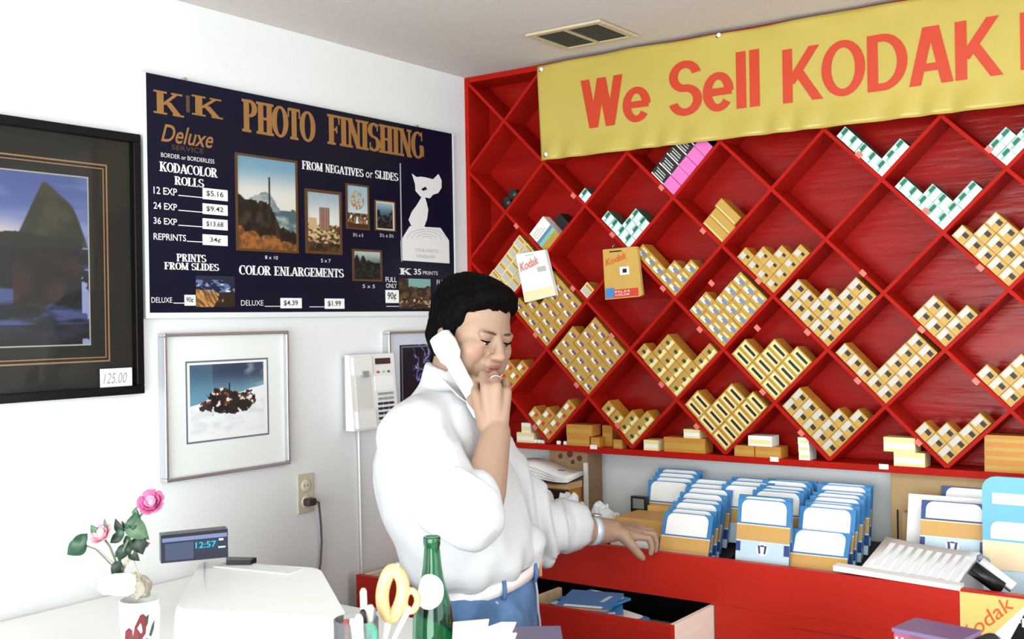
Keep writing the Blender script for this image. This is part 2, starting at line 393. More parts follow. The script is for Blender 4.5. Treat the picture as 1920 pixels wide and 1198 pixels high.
# ------------------------------------------------------------------ rack
HX, HZ, X0, Z0 = 0.1490, 0.14537, 0.008, 2.4437
NI, TB, DP = 14, 0.0092, 0.112
def node(i, j): return Vector((X0+i*HX, 0, Z0-j*HZ))
rack = thing('display_rack', 'red painted diamond lattice film rack covering the wall up to the ceiling', 'rack', (X0+NI*HX/2, 0.06, Z0-8*HZ))
MB().span((0.002, 0.1125, Z0-8*HZ-0.02), (X0+NI*HX+0.02, 0.1165, ZC-0.002)).build('back_panel', M_redp, rack)
MB().span((0.001, -0.0008, Z0-8*HZ-0.0245), (0.016, DP, ZC-0.002)).build('frame_board', M_red, rack)
MB().span((X0+NI*HX+0.0015, 0, Z0-8*HZ-0.0245), (X0+NI*HX+0.0165, DP, ZC-0.002)).build('frame_board', M_red, rack)
MB().span((0.016, 0.0006, Z0-0.004), (X0+NI*HX, DP, ZC-0.002)).build('frame_board', M_red, rack)
ZSH = Z0-8*HZ-0.0050
MB().span((0.016, 0.0006, ZSH-0.018), (X0+NI*HX, DP, ZSH)).build('frame_board', M_red, rack)
def lattice(i0, j0, i1, j1, dy):
    a, b = node(i0, j0), node(i1, j1); t = (b-a).normalized(); n = Vector((-t.z, 0, t.x))*TB/2; m = MB()
    m.prism([a-n+Vector((0, dy, 0)), b-n+Vector((0, dy, 0)), b+n+Vector((0, dy, 0)), a+n+Vector((0, dy, 0))], (0, DP-dy-0.0005, 0))
    m.build('lattice_board', M_red, rack)
for c in range(-6, 14, 2):              # running down to the right : i - j = c
    i0 = max(0, c); i1 = min(NI, c+8)
    if i1-i0 >= 1: lattice(i0, i0-c, i1, i1-c, 0.0)
for c in range(2, 22, 2):               # running down to the left : i + j = c
    i0 = max(0, c-8); i1 = min(NI, c)
    if i1-i0 >= 1: lattice(i0, c-i0, i1, c-i1, 0.0007)
# little price tags on the front edges
M_tagr = mat('pink_tag', (214, 110, 96), 0.5); M_tagw = mat('white_tag', (240, 238, 230), 0.5)
def shelf_tag(px, py, m, rot=True, sx=0.017):
    p = on('y', -0.0012, px, py); R = Matrix.Rotation(PI/4, 4, 'Y') if rot else None
    MB().box(p, (sx, 0.0016, 0.013), 0, R).build('price_tag', m, rack)
for px, py in ((968, 424), (1074, 541), (1004, 628), (1147, 630), (1081, 722), (1003, 801), (1243, 541), (1312, 618), (1158, 798), (1240, 721), (1420, 615), (1306, 800),
               (1334, 531), (1422, 527), (1514, 623), (1502, 812), (1608, 714), (1618, 512), (1838, 502), (1728, 618), (1830, 715), (1722, 830), (1736, 396), (1854, 280), (1610, 290), (1240, 352), (1148, 440), (1318, 433), (1075, 367), (1430, 735)):
    shelf_tag(px, py, M_tagr)
for px, py in ((1113, 838), (1452, 861), (1657, 875)): shelf_tag(px, py, M_tagw, False, 0.024)

# ------------------------------------------------------------------ film boxes
Y_ = (184, 145, 64)
MF = dict(y=mat('film_yellow', Y_, 0.45, var=0.05, vscale=30), o=mat('film_amber', (190, 126, 46), 0.5, var=0.08, vscale=30), w=mat('film_white', (236, 234, 226), 0.5),
          g=mat('film_grey', (190, 186, 178), 0.5), k=mat('film_black', (26, 24, 26), 0.5), p=mat('film_purple', (112, 74, 112), 0.5), b=mat('film_blue', (104, 126, 168), 0.5),
          gr=mat('film_green', (34, 96, 74), 0.5), te=mat('film_teal', (120, 190, 170), 0.5), ice=mat('film_ice', (212, 222, 226), 0.45), r=mat('film_red', (206, 52, 30), 0.5),
          pk=mat('film_pink', (222, 108, 180), 0.5), py=mat('film_pale', (232, 212, 150), 0.5), dg=mat('film_darkgreen', (40, 62, 44), 0.5))
MK = list(MF); MV = list(MF.values())
def mk(k): return MK.index(k)
def boxmesh(name, sx, sy, sz, body, marks, side='o'):
    """front at y=0, print patches (x0,z0,x1,z1,colour) in fractions of the face"""
    m = MB(); hx, hz = sx/2, sz/2
    vs = [(-hx, 0, -hz), (hx, 0, -hz), (hx, 0, hz), (-hx, 0, hz), (-hx, sy, -hz), (hx, sy, -hz), (hx, sy, hz), (-hx, sy, hz)]
    m.add(vs, [(0, 1, 2, 3)], mk(body)); m.add(vs, [(1, 5, 6, 2), (5, 4, 7, 6), (4, 0, 3, 7), (3, 2, 6, 7), (4, 5, 1, 0)], mk(side))
    for n, (a, b, c, d, col) in enumerate(marks):
        y = -0.00025-0.00005*n
        m.quad([(-hx+a*sx, y, -hz+b*sz), (-hx+c*sx, y, -hz+b*sz), (-hx+c*sx, y, -hz+d*sz), (-hx+a*sx, y, -hz+d*sz)], mk(col))
    return m.mesh(name, MV)
S = 0.0362
STY = {  # amber sides on the yellow boxes paint in the shade on their tops
 'purple': ('purple-marked yellow', S, S, 0.058, 'y', [(.26, .30, .50, .86, 'w'), (.40, .12, .64, .62, 'p')], 'o'),
 'green': ('green-dotted yellow', S, S, 0.058, 'y', [(.08, .1, .92, .42, 'py'), (.36, .36, .62, .70, 'dg')], 'o'),
 'blue': ('blue-printed yellow', S, S, 0.058, 'y', [(.22, .40, .48, .98, 'w'), (.36, .06, .64, .60, 'b'), (.72, .2, .86, .8, 'py')], 'o'),
 'black': ('black-squared yellow', S, S, 0.058, 'y', [(.10, .54, .92, .94, 'g'), (.46, .12, .78, .52, 'k')], 'o'),
 'speck': ('black-specked yellow', S, S, 0.058, 'y', [(.16, .50, .62, .92, 'g'), (.48, .2, .7, .48, 'k')], 'o'),
 'bar': ('black-barred yellow', 0.0292, 0.0585, 0.058, 'y', [(.18, .06, .86, .94, 'py'), (.40, .10, .68, .82, 'k')], 'o'),
 'fuji': ('green and white', 0.0325, 0.0325, 0.057, 'ice', [(.06, .50, .94, .98, 'te'), (.36, .58, .98, .86, 'gr'), (.04, .70, .40, .98, 'w')], 'gr'),
 'pale': ('pale grey-printed yellow', S, S, 0.058, 'py', [(.10, .08, .60, .94, 'g'), (.66, .1, .9, .9, 'y')], 'o'),
 'red': ('red-marked amber', S, S, 0.058, 'y', [(.1, .55, .6, .9, 'w'), (.44, .2, .8, .5, 'r')], 'o')}
MESH = {k: boxmesh('film_box', v[1], v[3], v[2], v[4], v[5], v[6]) for k, v in STY.items()}
ORD = ['first', 'second', 'third', 'fourth', 'fifth', 'sixth']
def fill(i, j, style, cols, where, skip=()):
    look, sx, sz, sy = STY[style][:4]; px, pz = sx+0.0008, sz+0.0008
    c = node(i, j)+Vector((0, 0, TB*0.7071+0.0005)); ur = Vector((0.7071, 0, 0.7071)); ul = Vector((-0.7071, 0, 0.7071))
    for a, h in enumerate(cols):
        for b in range(h):
            if (a, b) in skip: continue
            o = bpy.data.objects.new('film_box', MESH[style]); COL.objects.link(o)
            p = c+ur*((a+.5)*px)+ul*((b+.5)*pz)
            o.location = (p.x, random.uniform(0.002, 0.007), p.z); o.rotation_euler = (0, -PI/4, 0)
            tag(o, '%s film box, %s up the %s diagonal column, %s' % (look, ORD[b], ORD[a], where), 'film box', 'film boxes in %s' % where)
fill(3, 7, 'purple', [5, 5, 5, 4, 4], 'brim-full bin right of his face')
fill(2, 6, 'purple', [5, 4, 3, 3, 4], 'bin under the hanging white packet')
fill(1, 5, 'pale', [3, 3, 3, 3, 3], 'bin above his hair')
fill(1, 7, 'red', [4, 2, 1], 'bin beside his mouth')
fill(2, 8, 'red', [3, 2, 1, 1], 'low bin beside his fist')
fill(3, 5, 'pale', [1], 'bin behind the packets')
fill(4, 8, 'green', [4, 2, 1], 'second low bin from left')
fill(5, 7, 'green', [5, 4, 4, 1, 1], 'bin below the yellow packet')
fill(5, 5, 'blue', [5, 2, 1], 'bin beside the yellow packet')
fill(6, 6, 'blue', [4, 4, 3, 3, 3], 'central blue-print bin')
fill(7, 5, 'speck', [4, 3, 2, 1], 'bin with four equal steps')
fill(7, 7, 'bar', [3, 3, 2, 2, 1], 'upper black-bar bin')
fill(6, 8, 'bar', [3, 3, 2, 2, 2, 1], 'lower black-bar bin')
fill(8, 6, 'black', [5, 5, 3, 2, 2], 'big pile right of centre')
fill(8, 8, 'black', [5, 5, 2, 1], 'third low bin from right')
fill(9, 7, 'black', [5, 2, 2, 2, 2], 'V-shaped pile at right')
fill(10, 6, 'black', [3, 3, 1], 'small pile above V-shaped pile')
fill(10, 8, 'black', [3, 2, 1, 1], 'second low bin from right')
fill(11, 7, 'black', [3, 2, 2, 1], 'right edge lower bin')
fill(11, 5, 'black', [5, 4, 4, 2, 2], 'right edge upper bin')
fill(10, 4, 'fuji', [5, 3, 1, 1], 'zigzag green bin')
fill(9, 3, 'fuji', [5, 1, 1], 'L-shaped green bin under banner')
fill(11, 3, 'fuji', [2, 2, 1, 1], 'green bin at right edge')
fill(4, 4, 'fuji', [4, 2, 2], 'bin above yellow packet')
fill(3, 3, 'fuji', [1], 'lone box bin')

# pink and black slim boxes, one row standing on the right-hand board
def inbin(i, j): return node(i, j)+Vector((0, 0, TB*0.7071+0.0005)), Vector((0.7071, 0, 0.7071)), Vector((-0.7071, 0, 0.7071))
slim = boxmesh('film_box', 0.0345, 0.095, 0.102, 'k', [(0, 0, 1, .46, 'pk'), (.0, .47, .1, .98, 'w'), (.2, .55, .3, .9, 'g'), (.45, .55, .55, .9, 'g'), (.66, .58, .74, .94, 'g')], 'k')
c, ur, ul = inbin(5, 3)
for a in range(5):
    o = bpy.data.objects.new('film_box', slim); COL.objects.link(o); p = c+ur*(0.018+a*0.0358)+ul*0.0512
    o.location = (p.x, 0.004+0.001*(a % 2), p.z); o.rotation_euler = (0, -PI/4, 0)
    tag(o, 'pink and black slim film box under the banner, %s from the bottom corner' % ORD[a], 'film box', 'pink and black film boxes')
# three amber boxes lying flat, leaning in one bin
lay = boxmesh('film_carton', 0.0290, 0.058, 0.0830, 'o', [(.06, .03, .94, .97, 'y'), (.1, .05, .2, .95, 'py')], 'o')
c, ur, ul = inbin(6, 4)
for a in range(3):
    o = bpy.data.objects.new('film_carton', lay); COL.objects.link(o); p = c+ur*(0.0148+a*0.0296)+ul*(0.0425+0.006*(a == 2))
    o.location = (p.x, 0.006, p.z); o.rotation_euler = (0, -PI/4, 0)
    tag(o, 'amber film carton lying in its own bin under the banner, %s of three' % ('lowest', 'middle', 'uppermost')[a], 'film box', 'amber cartons')
# white, blue and yellow packet and the dark one behind it
M_stripe = boxmesh('film_packet', 0.076, 0.092, 0.05, 'w', [(.0, 0, .0, 1, 'w')], 'py')
m = MB().box((0, 0.02, 0), (0.074, 0.04, 0.090), 0)
for n, (a, b, k) in enumerate(((0, .30, 'y'), (.30, .44, 'te'), (.44, .56, 'b'))):
    x0, x1 = -.037+a*.074, -.037+b*.074; m.quad([(-.037, -.0003, -.045+a*.09), (.037, -.0003, -.045+a*.09), (.037, -.0003, -.045+b*.09), (-.037, -.0003, -.045+b*.09)], n+1)
for n in range(3): m.quad([(-.03, -.0004, .012+n*.009), (.02-.01*n, -.0004, .012+n*.009), (.02-.01*n, -.0004, .015+n*.009), (-.03, -.0004, .015+n*.009)], 4)
c, ur, ul = inbin(2, 4); p = c+ur*0.0375+ul*0.0455
o = m.build('film_packet', [MF['w'], MF['y'], MF['te'], MF['b'], MF['g']], None, local=True)
o.location = (p.x, 0.010, p.z); o.rotation_euler = (0, -PI/4+PI/2-PI/2, 0)
tag(o, 'white packet with blue and yellow diagonal stripes in a bin near the left', 'film box')
MB().box((0, 0, 0), (0.03, 0.05, 0.07)).build('film_carton', MF['k'], None, local=True)
o = bpy.data.objects[-1] if False else [q for q in COL.objects if q.name.startswith('film_carton')][-1]
p = c+ur*0.0925+ul*0.036; o.location = (p.x, 0.075, p.z); o.rotation_euler = (0, -PI/4, 0)
tag(o, 'dark carton set back behind the blue and yellow striped packet', 'film box')
# two black canisters lying in the far left bin
c, ur, ul = inbin(1, 3)
for a, (q, e) in enumerate(((0.0170, 0.0180), (0.0520, 0.0180))):
    t = thing('film_canister', 'black film canister lying in the far left bin, %s one' % ('lower', 'upper')[a], 'canister', c+ur*q+ul*e+Vector((0, 0.012, 0)), 'black film canisters')
    R = Matrix.Rotation(-PI/2, 4, 'X'); off = t.location.copy()
    MB().lathe([(0.0155, 0), (0.0155, 0.045)], (0, 0, 0), 18, 0, True, R).build('canister_body', M_black, t, local=True)
    MB().lathe([(0.0168, -0.006), (0.0168, 0.0005), (0.012, 0.001)], (0, 0, 0), 18, 0, True, R).build('lid', mat('lid_grey', (36, 44, 40), 0.35), t, local=True)

# boxes along the bottom board, between the diamonds
def shelf_box(px0, px1, py0, py1, mats, label, dy=0.006, dep=0.05, group=None, z=None):
    a = on('y', dy, px0, py1); b = on('y', dy, px1, py0)
    w_, h_ = b.x-a.x, b.z-a.z; zb = ZSH if z is None else z
    m = MB().span((a.x, dy, zb), (b.x, dy+dep, zb+h_))
    z0, z1 = zb+h_*.22, zb+h_*.62
    m.quad([(a.x+.002, dy-.0003, z0), (b.x-.002, dy-.0003, z0), (b.x-.002, dy-.0003, z1), (a.x+.002, dy-.0003, z1)], 1)
    o = m.build('film_carton', mats); tag(o, label, 'film box', group or 'cartons along the bottom board')
    return zb+h_
mA, mB_, mC = [MF['o'], MF['y']], [MF['w'], MF['py']], [MF['py'], MF['w']]
t = shelf_box(969, 1001, 812, 829, mC, 'white-topped carton on the bottom board, just right of his fist')
shelf_box(978, 995, 795, 812, mB_, 'small white carton stacked on the white-topped one by his fist', z=t)
t = shelf_box(1063, 1105, 818, 835, mA, 'amber film carton, lower of two, under the brim-full bin')
shelf_box(1062, 1110, 800, 818, mA, 'amber film carton, upper of two, under the brim-full bin', z=t)
shelf_box(1108, 1124, 817, 834, mA, 'small square amber carton right of the pair of amber cartons')
shelf_box(1130, 1148, 799, 837, mA, 'tall amber carton left of the second low bin', dy=0.040)
shelf_box(1150, 1166, 823, 839, mA, 'small amber carton tucked by the second low bin', dy=0.002, dep=0.03)
shelf_box(1207, 1234, 824, 842, mC, 'small white-banded carton right of the second low bin')
t = shelf_box(1245, 1322, 823, 846, mA, 'long yellow carton left of the lower black-bar bin')
shelf_box(1282, 1312, 808, 823, mC, 'white-topped carton on the long yellow carton', z=t)
t = shelf_box(1377, 1414, 837, 855, mA, 'left amber carton under the upper black-bar bin')
shelf_box(1416, 1464, 839, 857, mA, 'right amber carton under the upper black-bar bin')
shelf_box(1403, 1447, 820, 837, mB_, 'white carton bridging the two amber cartons', z=t+0.0005)
t = ZSH
for k, (a, b) in enumerate(((843, 857), (830, 843), (818, 830))):
    t = shelf_box(1498-k*1, 1518-k*1, a, b, mB_, 'small white box in the little tower, %s of three' % ('lowest', 'middle', 'top')[k], z=t)
t = shelf_box(1676, 1734, 850, 873, mC, 'pale carton left of the second low bin from right, lower')
shelf_box(1657, 1716, 826, 850, mC, 'pale carton left of the second low bin from right, upper', z=t)
t = ZSH
for k, (a, b) in enumerate(((869, 884), (857, 869), (845, 857), (832, 845))):
    t = shelf_box(1846, 1925, a, b, mA, 'large yellow carton in the right corner stack, %s' % ('lowest', 'second up', 'third up', 'top')[k], z=t)
lid = None
for k, px in enumerate((1004, 1011, 1018, 1047, 1060)):
    p = on('y', 0.012, px, 830)
    if lid is None: lid = MB().lathe([(0.006, 0), (0.0075, 0.002), (0.0075, 0.010), (0.005, 0.0115)], (0, 0, 0), 12).build('canister_lid', M_paper, None, local=True); o = lid
    else: o = lid.copy(); COL.objects.link(o)
    o.location = (p.x, 0.014, ZSH)
    tag(o, 'white canister cap on the bottom board, %s from the left' % ORD[k], 'cap', 'white caps on the bottom board')

# hanging packets
M_pky = mat('packet_yellow', (200, 160, 80), 0.4, var=0.05)
def packet(px, mats, label, parts, yf):
    bl, br, tl, tr = [on('y', yf, *q) for q in px]
    t = thing('hanging_packet', label, 'packet', (bl+br)/2)
    m = MB(); d = Vector((0, 0.016, 0)); m.prism([bl, br, tr, tl], d, 0); m.build('pouch', mats, t)
    def pt(u, v): return bl.lerp(br, u).lerp(tl.lerp(tr, u), v)+Vector((0, -0.0006, 0))
    for n_, (nm, u0, v0, u1, v1, mm) in enumerate(parts):
        q = [pt(u0, v0), pt(u1, v0), pt(u1, v1), pt(u0, v1)]
        MB().prism([p_+Vector((0, 0.0004-0.0005*n_, 0)) for p_ in q], (0, -0.0004, 0)).build(nm, mm, t)
    return t, (lambda u, v: pt(u, v)+Vector((0, -0.0030, 0)))
pw, pt = packet(((984, 567), (1042, 553), (967, 477), (1021, 468)), M_paper, 'white hanging packet with faint red lettering in front of the rack', [('hang_slot', .30, .93, .62, .95, MF['g']), ('price_patch', .62, .55, .9, .66, MF['g']), ('yellow_band', .02, .02, .98, .2, mat('cream_band', (240, 230, 180), 0.5))], -0.022)
fit(text_geo('Kodak', 0.1, 0.01), pt(.08, .62), pt(.72, .72), pt(.08, .80)).build('lettering', mat('red_ink_pale', (224, 130, 120), 0.5), pw)
pk, pt = packet(((1135, 562), (1199, 556), (1130, 468), (1193, 462)), M_pky, 'yellow film packet hanging right of the white packet, red band below', [('hang_slot', .2, .93, .56, .955, M_black), ('red_band', .02, .02, .98, .18, mat('red_band', (206, 62, 40), 0.45)), ('blue_corner', .03, .03, .28, .22, mat('blue_corner', (70, 130, 196), 0.45)), ('white_window', .48, .46, .76, .62, M_paper), ('dark_spot', .57, .5, .69, .58, M_black)], -0.020)
MB().prism([pt(1.0, .0)+Vector((0, .004, 0)), pt(1.08, .03)+Vector((0, .004, 0)), pt(1.02, .96)+Vector((0, .004, 0)), pt(1.0, .96)+Vector((0, .004, 0))], (0, 0.012, 0)).build('second_pouch', M_pky, pk)
fit(text_geo('Kodak', 0.1, 0.01), pt(.08, .66), pt(.70, .78), pt(.08, .80)).build('lettering', mat('orange_ink', (222, 96, 48), 0.5), pk)
for k in range(2): fit(text_geo('FILM' if k else 'COLOR', 0, 0.0), pt(.32, .05+.06*k), pt(.74, .05+.06*k), pt(.32, .09+.06*k)).build('lettering', M_paper, pk)
for t_, px in ((pw, (996, 470)), (pk, (1150, 466))):
    p = on('y', -0.02, *px); MB().tube([p+Vector((0, -0.004, 0.004)), p+Vector((0, 0.0, 0.010)), p+Vector((0, 0.022, 0.010))], 0.0014, 6).build('hook', M_silver, t_)

# ------------------------------------------------------------------ banner
ban = thing('banner', 'long yellow banner with red lettering pinned across the top of the rack', 'banner', (1.1, -0.026, 2.153))
bx0, bx1, bz0, bz1 = 0.318, 2.02, 2.153, 2.450
def by(x, z):
    lo = 1-sst(0.0, 0.075, z-bz0); up = sst(0.265, 0.297, z-bz0)
    return -0.024-0.004*math.sin(x*3.1)-lo*0.0095*(0.5+0.5*math.sin(x*60+1.5*math.sin(x*17)))+up*0.003*math.sin(x*26)
NX, NZ = 260, 24; vs = []
for j in range(NZ+1):
    for i in range(NX+1):
        u, v = i/NX, j/NZ; x = bx0+(bx1-bx0)*u-0.012*v*(1-u); z = bz0+(bz1-bz0)*v
        if j == NZ: z -= 0.004*abs(math.sin(x*5.0))
        vs.append((x, by(x, z), z))
m = MB().add(vs, [(j*(NX+1)+i, j*(NX+1)+i+1, (j+1)*(NX+1)+i+1, (j+1)*(NX+1)+i) for j in range(NZ) for i in range(NX)], 0, True)
o = m.build('cloth', mat('banner_vinyl', (182, 162, 78), 0.32, var=0.05, vscale=5, bump=0.05, bscale=40, spec=0.5), ban)
sd = o.modifiers.new('thick', 'SOLIDIFY'); sd.thickness = 0.0012; sd.offset = 1.0
def ban_text(s, a, b, c):
    bl, br, tl = [on('y', -0.032, *q) for q in (a, b, c)]; z0, z1 = (bl.z+br.z)/2, tl.z
    m = fit(heavy_geo(s), (bl.x, 0, z0), (br.x, 0, z0), (bl.x, 0, z1), 0, None, 0.0, 5e-5)
    bm = bmesh.new(); me = m.mesh('t', M_red); bm.from_mesh(me)
    for it in range(2): bmesh.ops.subdivide_edges(bm, edges=[e for e in bm.edges if e.calc_length() > 0.035], cuts=2, use_grid_fill=True)
    bmesh.ops.triangulate(bm, faces=bm.faces[:])
    m2 = MB(); bm.verts.index_update(); m2.add([(v.co.x, by(v.co.x, v.co.z)-0.0014-abs(v.co.y), v.co.z) for v in bm.verts], [[v.index for v in f.verts] for f in bm.faces]); bm.free()
    m2.build('lettering', mat('banner_red', (188, 56, 24), 0.45), ban)
ban_text('We', (1089, 243), (1219, 225), (1084, 152))
ban_text('Sell', (1254, 219), (1423, 200), (1254, 118))
ban_text('KODAK', (1466, 192), (1880, 142), (1466, 92))
ban_text('F', (1912, 130), (1990, 120), (1912, 22))
for px, py in ((1015, 130), (1027, 290), (1348, 66)):
    p = on('y', -0.03, px, py); y = by(p.x, p.z)
    MB().ell((p.x, y-0.004, p.z), (0.0065, 0.004, 0.0065), None, 12, 8).build('pin', M_white, ban)
    MB().ell((p.x-0.005, y-0.003, p.z-0.003), (0.004, 0.003, 0.004), None, 10, 6).build('grommet', mat('brass', (70, 60, 40), 0.4, metal=0.8), ban)
# ------------------------------------------------------------------ price board on the left wall
XS = 0.016
def S_(px, py, x=None): return on('x', XS if x is None else x, px, py)
bd = thing('price_board', 'large navy photo price board with gold heading on the left wall', 'sign', (0.008, -0.66, 1.69))
yb0, yb1, zb0, zb1 = -1.239, -0.089, 1.695, 2.262
M_navy = mat('navy_board', (11, 14, 38), 0.34, var=0.04, vscale=4, spec=0.25)
MB().span((0.001, yb0, zb0), (XS, yb1, zb1)).build('panel', M_navy, bd)
M_rim = mat('pale_rim', (224, 230, 232), 0.35)
MB().span((0.001, yb0-0.011, zb0-0.013), (XS+0.003, yb1, zb0)).build('rim', M_rim, bd)
MB().span((0.001, yb0-0.011, zb0), (XS+0.003, yb0, zb1)).build('rim', M_rim, bd)
MB().span((0.001, yb1, zb0-0.013), (XS+0.003, yb1+0.005, zb1)).build('rim', M_rim, bd)
M_ink = mat('white_ink', (226, 226, 226), 0.5); M_gink = M_gold; M_dink = mat('dim_gold_ink', (84, 64, 40), 0.5); M_tk = mat('black_ink', (40, 40, 48), 0.5)
XT = XS+0.0006
def stxt(s, x0, x1, yt, yb, m=None, kind='sans', x=XT, par=None, shear=0.0, off=0.0, fat=1.0, name='lettering'):
    """bounding box in photo pixels at the line's left end (x0) and right end (x1): yt/yb are (left, right) pairs"""
    bl = S_(x0, yb[0], x); br = S_(x1, yb[1], x); tl = S_(x0, yt[0], x)
    br.z = bl.z = (bl.z+br.z)/2; tl.z = (tl.z+S_(x1, yt[1], x).z)/2; tl.y = bl.y
    g = slab_geo(s, fat) if kind == 'slab' else text_geo(s, shear, off)
    return fit(g, bl, br, tl, 0, None, 0.0, 4e-5 if kind == 'slab' else 0.0).build(name, m or M_ink, par or bd)
stxt('K', 288, 345, (168, 178), (212, 220), M_gink, 'slab', fat=1.0)
stxt('K', 360, 418, (178, 187), (216, 223), M_gink, 'slab', fat=1.0)
stxt('I', 349, 356, (178, 180), (210, 211), M_dink)
stxt('PHOTO', 454, 592, (187, 208), (249, 266), M_gink, 'slab', fat=1.45)
stxt('FINISHING', 614, 795, (216, 246), (270, 299), M_gink, 'slab', fat=1.45)
stxt('Deluxe', 302, 400, (232, 246), (268, 276), M_gink, shear=0.35, off=0.01)
stxt('SERVICE', 322, 382, (272, 278), (281, 287), M_dink)
stxt('BORDER or BORDERLESS', 302, 402, (288, 297), (296, 305))
stxt('KODACOLOR', 299, 408, (302, 316), (322, 332), None, 'slab', fat=1.25)
stxt('ROLLS', 327, 383, (330, 336), (347, 351), None, 'slab', fat=1.25)
for n, (s, p, y0, y1) in enumerate((('12 EXP', '$5.16', 350, 364), ('24 EXP', '$9.42', 379, 392), ('36 EXP', '$13.68', 407, 420), ('REPRINTS', '34¢', 437, 450))):
    stxt(s, 288, 332 if n < 3 else 349, (y0, y0+3), (y1, y1+2), off=0.012)
    a, b = S_(334 if n < 3 else 350, y1+3), S_(380, y1+5)
    MB().span((XT, a.y, a.z), (XT+.0004, b.y, a.z+0.0022)).build('rule', M_ink, bd)
    a, b = S_(380, y1+9), S_(426, y0+3); b.z = S_(380, y0+2).z
    MB().span((XS, a.y, a.z), (XS+.0015, b.y, b.z)).build('price_card', M_paper, bd)
    stxt(p, 387 if n < 3 else 394, 419 if n < 3 else 414, (y0+8, y0+9), (y1+6, y1+6), M_tk, x=XS+.0021, off=0.01)
stxt('PRINTS', 331, 387, (475, 478), (490, 492), None, 'slab', fat=1.25)
stxt('FROM SLIDES', 308, 411, (491, 495), (505, 508), None, 'slab', fat=1.25)
stxt('FROM NEGATIVES', 566, 682, (301, 317), (317, 332), None, 'slab', fat=1.25)
stxt('or', 686, 699, (322, 324), (333, 334))
stxt('SLIDES', 703, 747, (319, 325), (335, 339), None, 'slab', fat=1.25)
stxt('COLOR ENLARGEMENTS', 448, 645, (497, 504), (514, 521), None, 'slab', fat=1.25)
for s, x0, x1, y in (('8 x 10', 497, 521, 483), ('5 x 7', 602, 620, 489), ('3½ x 5', 662, 681, 441), ('2½ x 3½', 712, 738, 442), ('5 x 5', 680, 703, 537)):
    stxt(s, x0, x1, (y-4, y-3), (y+3, y+3))
def sline(x0, x1, y):
    a, b = S_(x0, y), S_(x1, y); MB().span((XT, a.y, a.z), (XT+.0004, b.y, a.z+0.002)).build('rule', M_ink, bd)
def scard(s, x0, x1, y0, y1):
    a, b = S_(x0, y1), S_(x1, y0); MB().span((XS, a.y, a.z), (XS+.0015, b.y, b.z)).build('price_card', M_paper, bd)
    w_ = x1-x0; stxt(s, x0+w_*.16, x1-w_*.16, (y0+4, y0+4), (y1-4, y1-4), M_tk, x=XS+.0021, off=0.01)
stxt('DELUXE', 284, 323, (557, 558), (567, 568)); sline(325, 346, 569); scard('90¢', 346, 366, 553, 573)
stxt('DELUXE', 452, 494, (563, 563), (573, 573)); sline(496, 526, 575); scard('$4.39', 526, 565, 559, 578)
sline(580, 609, 576); scard('$1.99', 609, 645, 560, 579)
stxt('K', 749, 772, (503, 503), (515, 515), None, 'slab', fat=1.25); stxt('35', 776, 790, (504, 504), (515, 515), off=0.02); stxt('PRINTS', 793, 821, (508, 509), (515, 516))
stxt('FULL', 723, 744, (519, 520), (529, 529), off=0.01); stxt('ONLY', 724, 744, (531, 532), (540, 540), off=0.01); stxt('FULL', 819, 838, (525, 525), (534, 534))
scard('90¢', 723, 747, 544, 568); sline(724, 748, 575)
# white plume with a horned head rising from a developing tray
PL = [(766, 412), (772, 397), (781, 385), (790, 370), (786, 366), (779, 358), (778, 345), (772, 325), (781, 332), (790, 331), (800, 333), (812, 336), (822, 326), (828, 338), (828, 352), (822, 362), (812, 365), (806, 372), (797, 370), (800, 380), (803, 393), (801, 410), (796, 424), (800, 437), (790, 447), (781, 440), (774, 430)]
m = MB(); ctr = S_(788, 395, XT); pts = [S_(px, py, XT) for px, py in PL]
from mathutils.geometry import tessellate_polygon
m.add(pts, [tuple(t) for t in tessellate_polygon([[Vector((p.y, p.z, 0)) for p in pts]])]); m.build('plume_emblem', M_ink, bd)
MB().quad([S_(px, py, XT+.0006) for px, py in ((790, 354), (798, 350), (801, 355), (793, 358))]).build('eye_spot', M_navy, bd)
MB().quad([S_(px, py, XT+.0004) for px, py in ((751, 452), (752, 488), (843, 494), (842, 451), (826, 427), (768, 424))]).build('tray_emblem', M_ink, bd)
for k in range(4):
    q = [S_(799+(10+k*9)*math.cos(a*PI/9), 448-(5+k*4.5)*math.sin(a*PI/9), XT+.0009) for a in range(10)]
    MB().tube(q, 0.0006, 4).build('ripple', M_gold if False else mat('pale_line', (170, 172, 178), 0.5), bd)
stxt('YOUR PHOTO', 778, 822, (466, 468), (472, 474), mat('pale_line', (170, 172, 178), 0.5), x=XT+.0008)
stxt('FINISHER', 782, 816, (477, 479), (483, 485), mat('pale_line', (170, 172, 178), 0.5), x=XT+.0008)
MB().span((XT, S_(749, 300).y, S_(749, 490).z), (XT+.0004, S_(751, 300).y, S_(749, 306).z)).build('rule', mat('pale_line', (170, 172, 178), 0.5), bd)
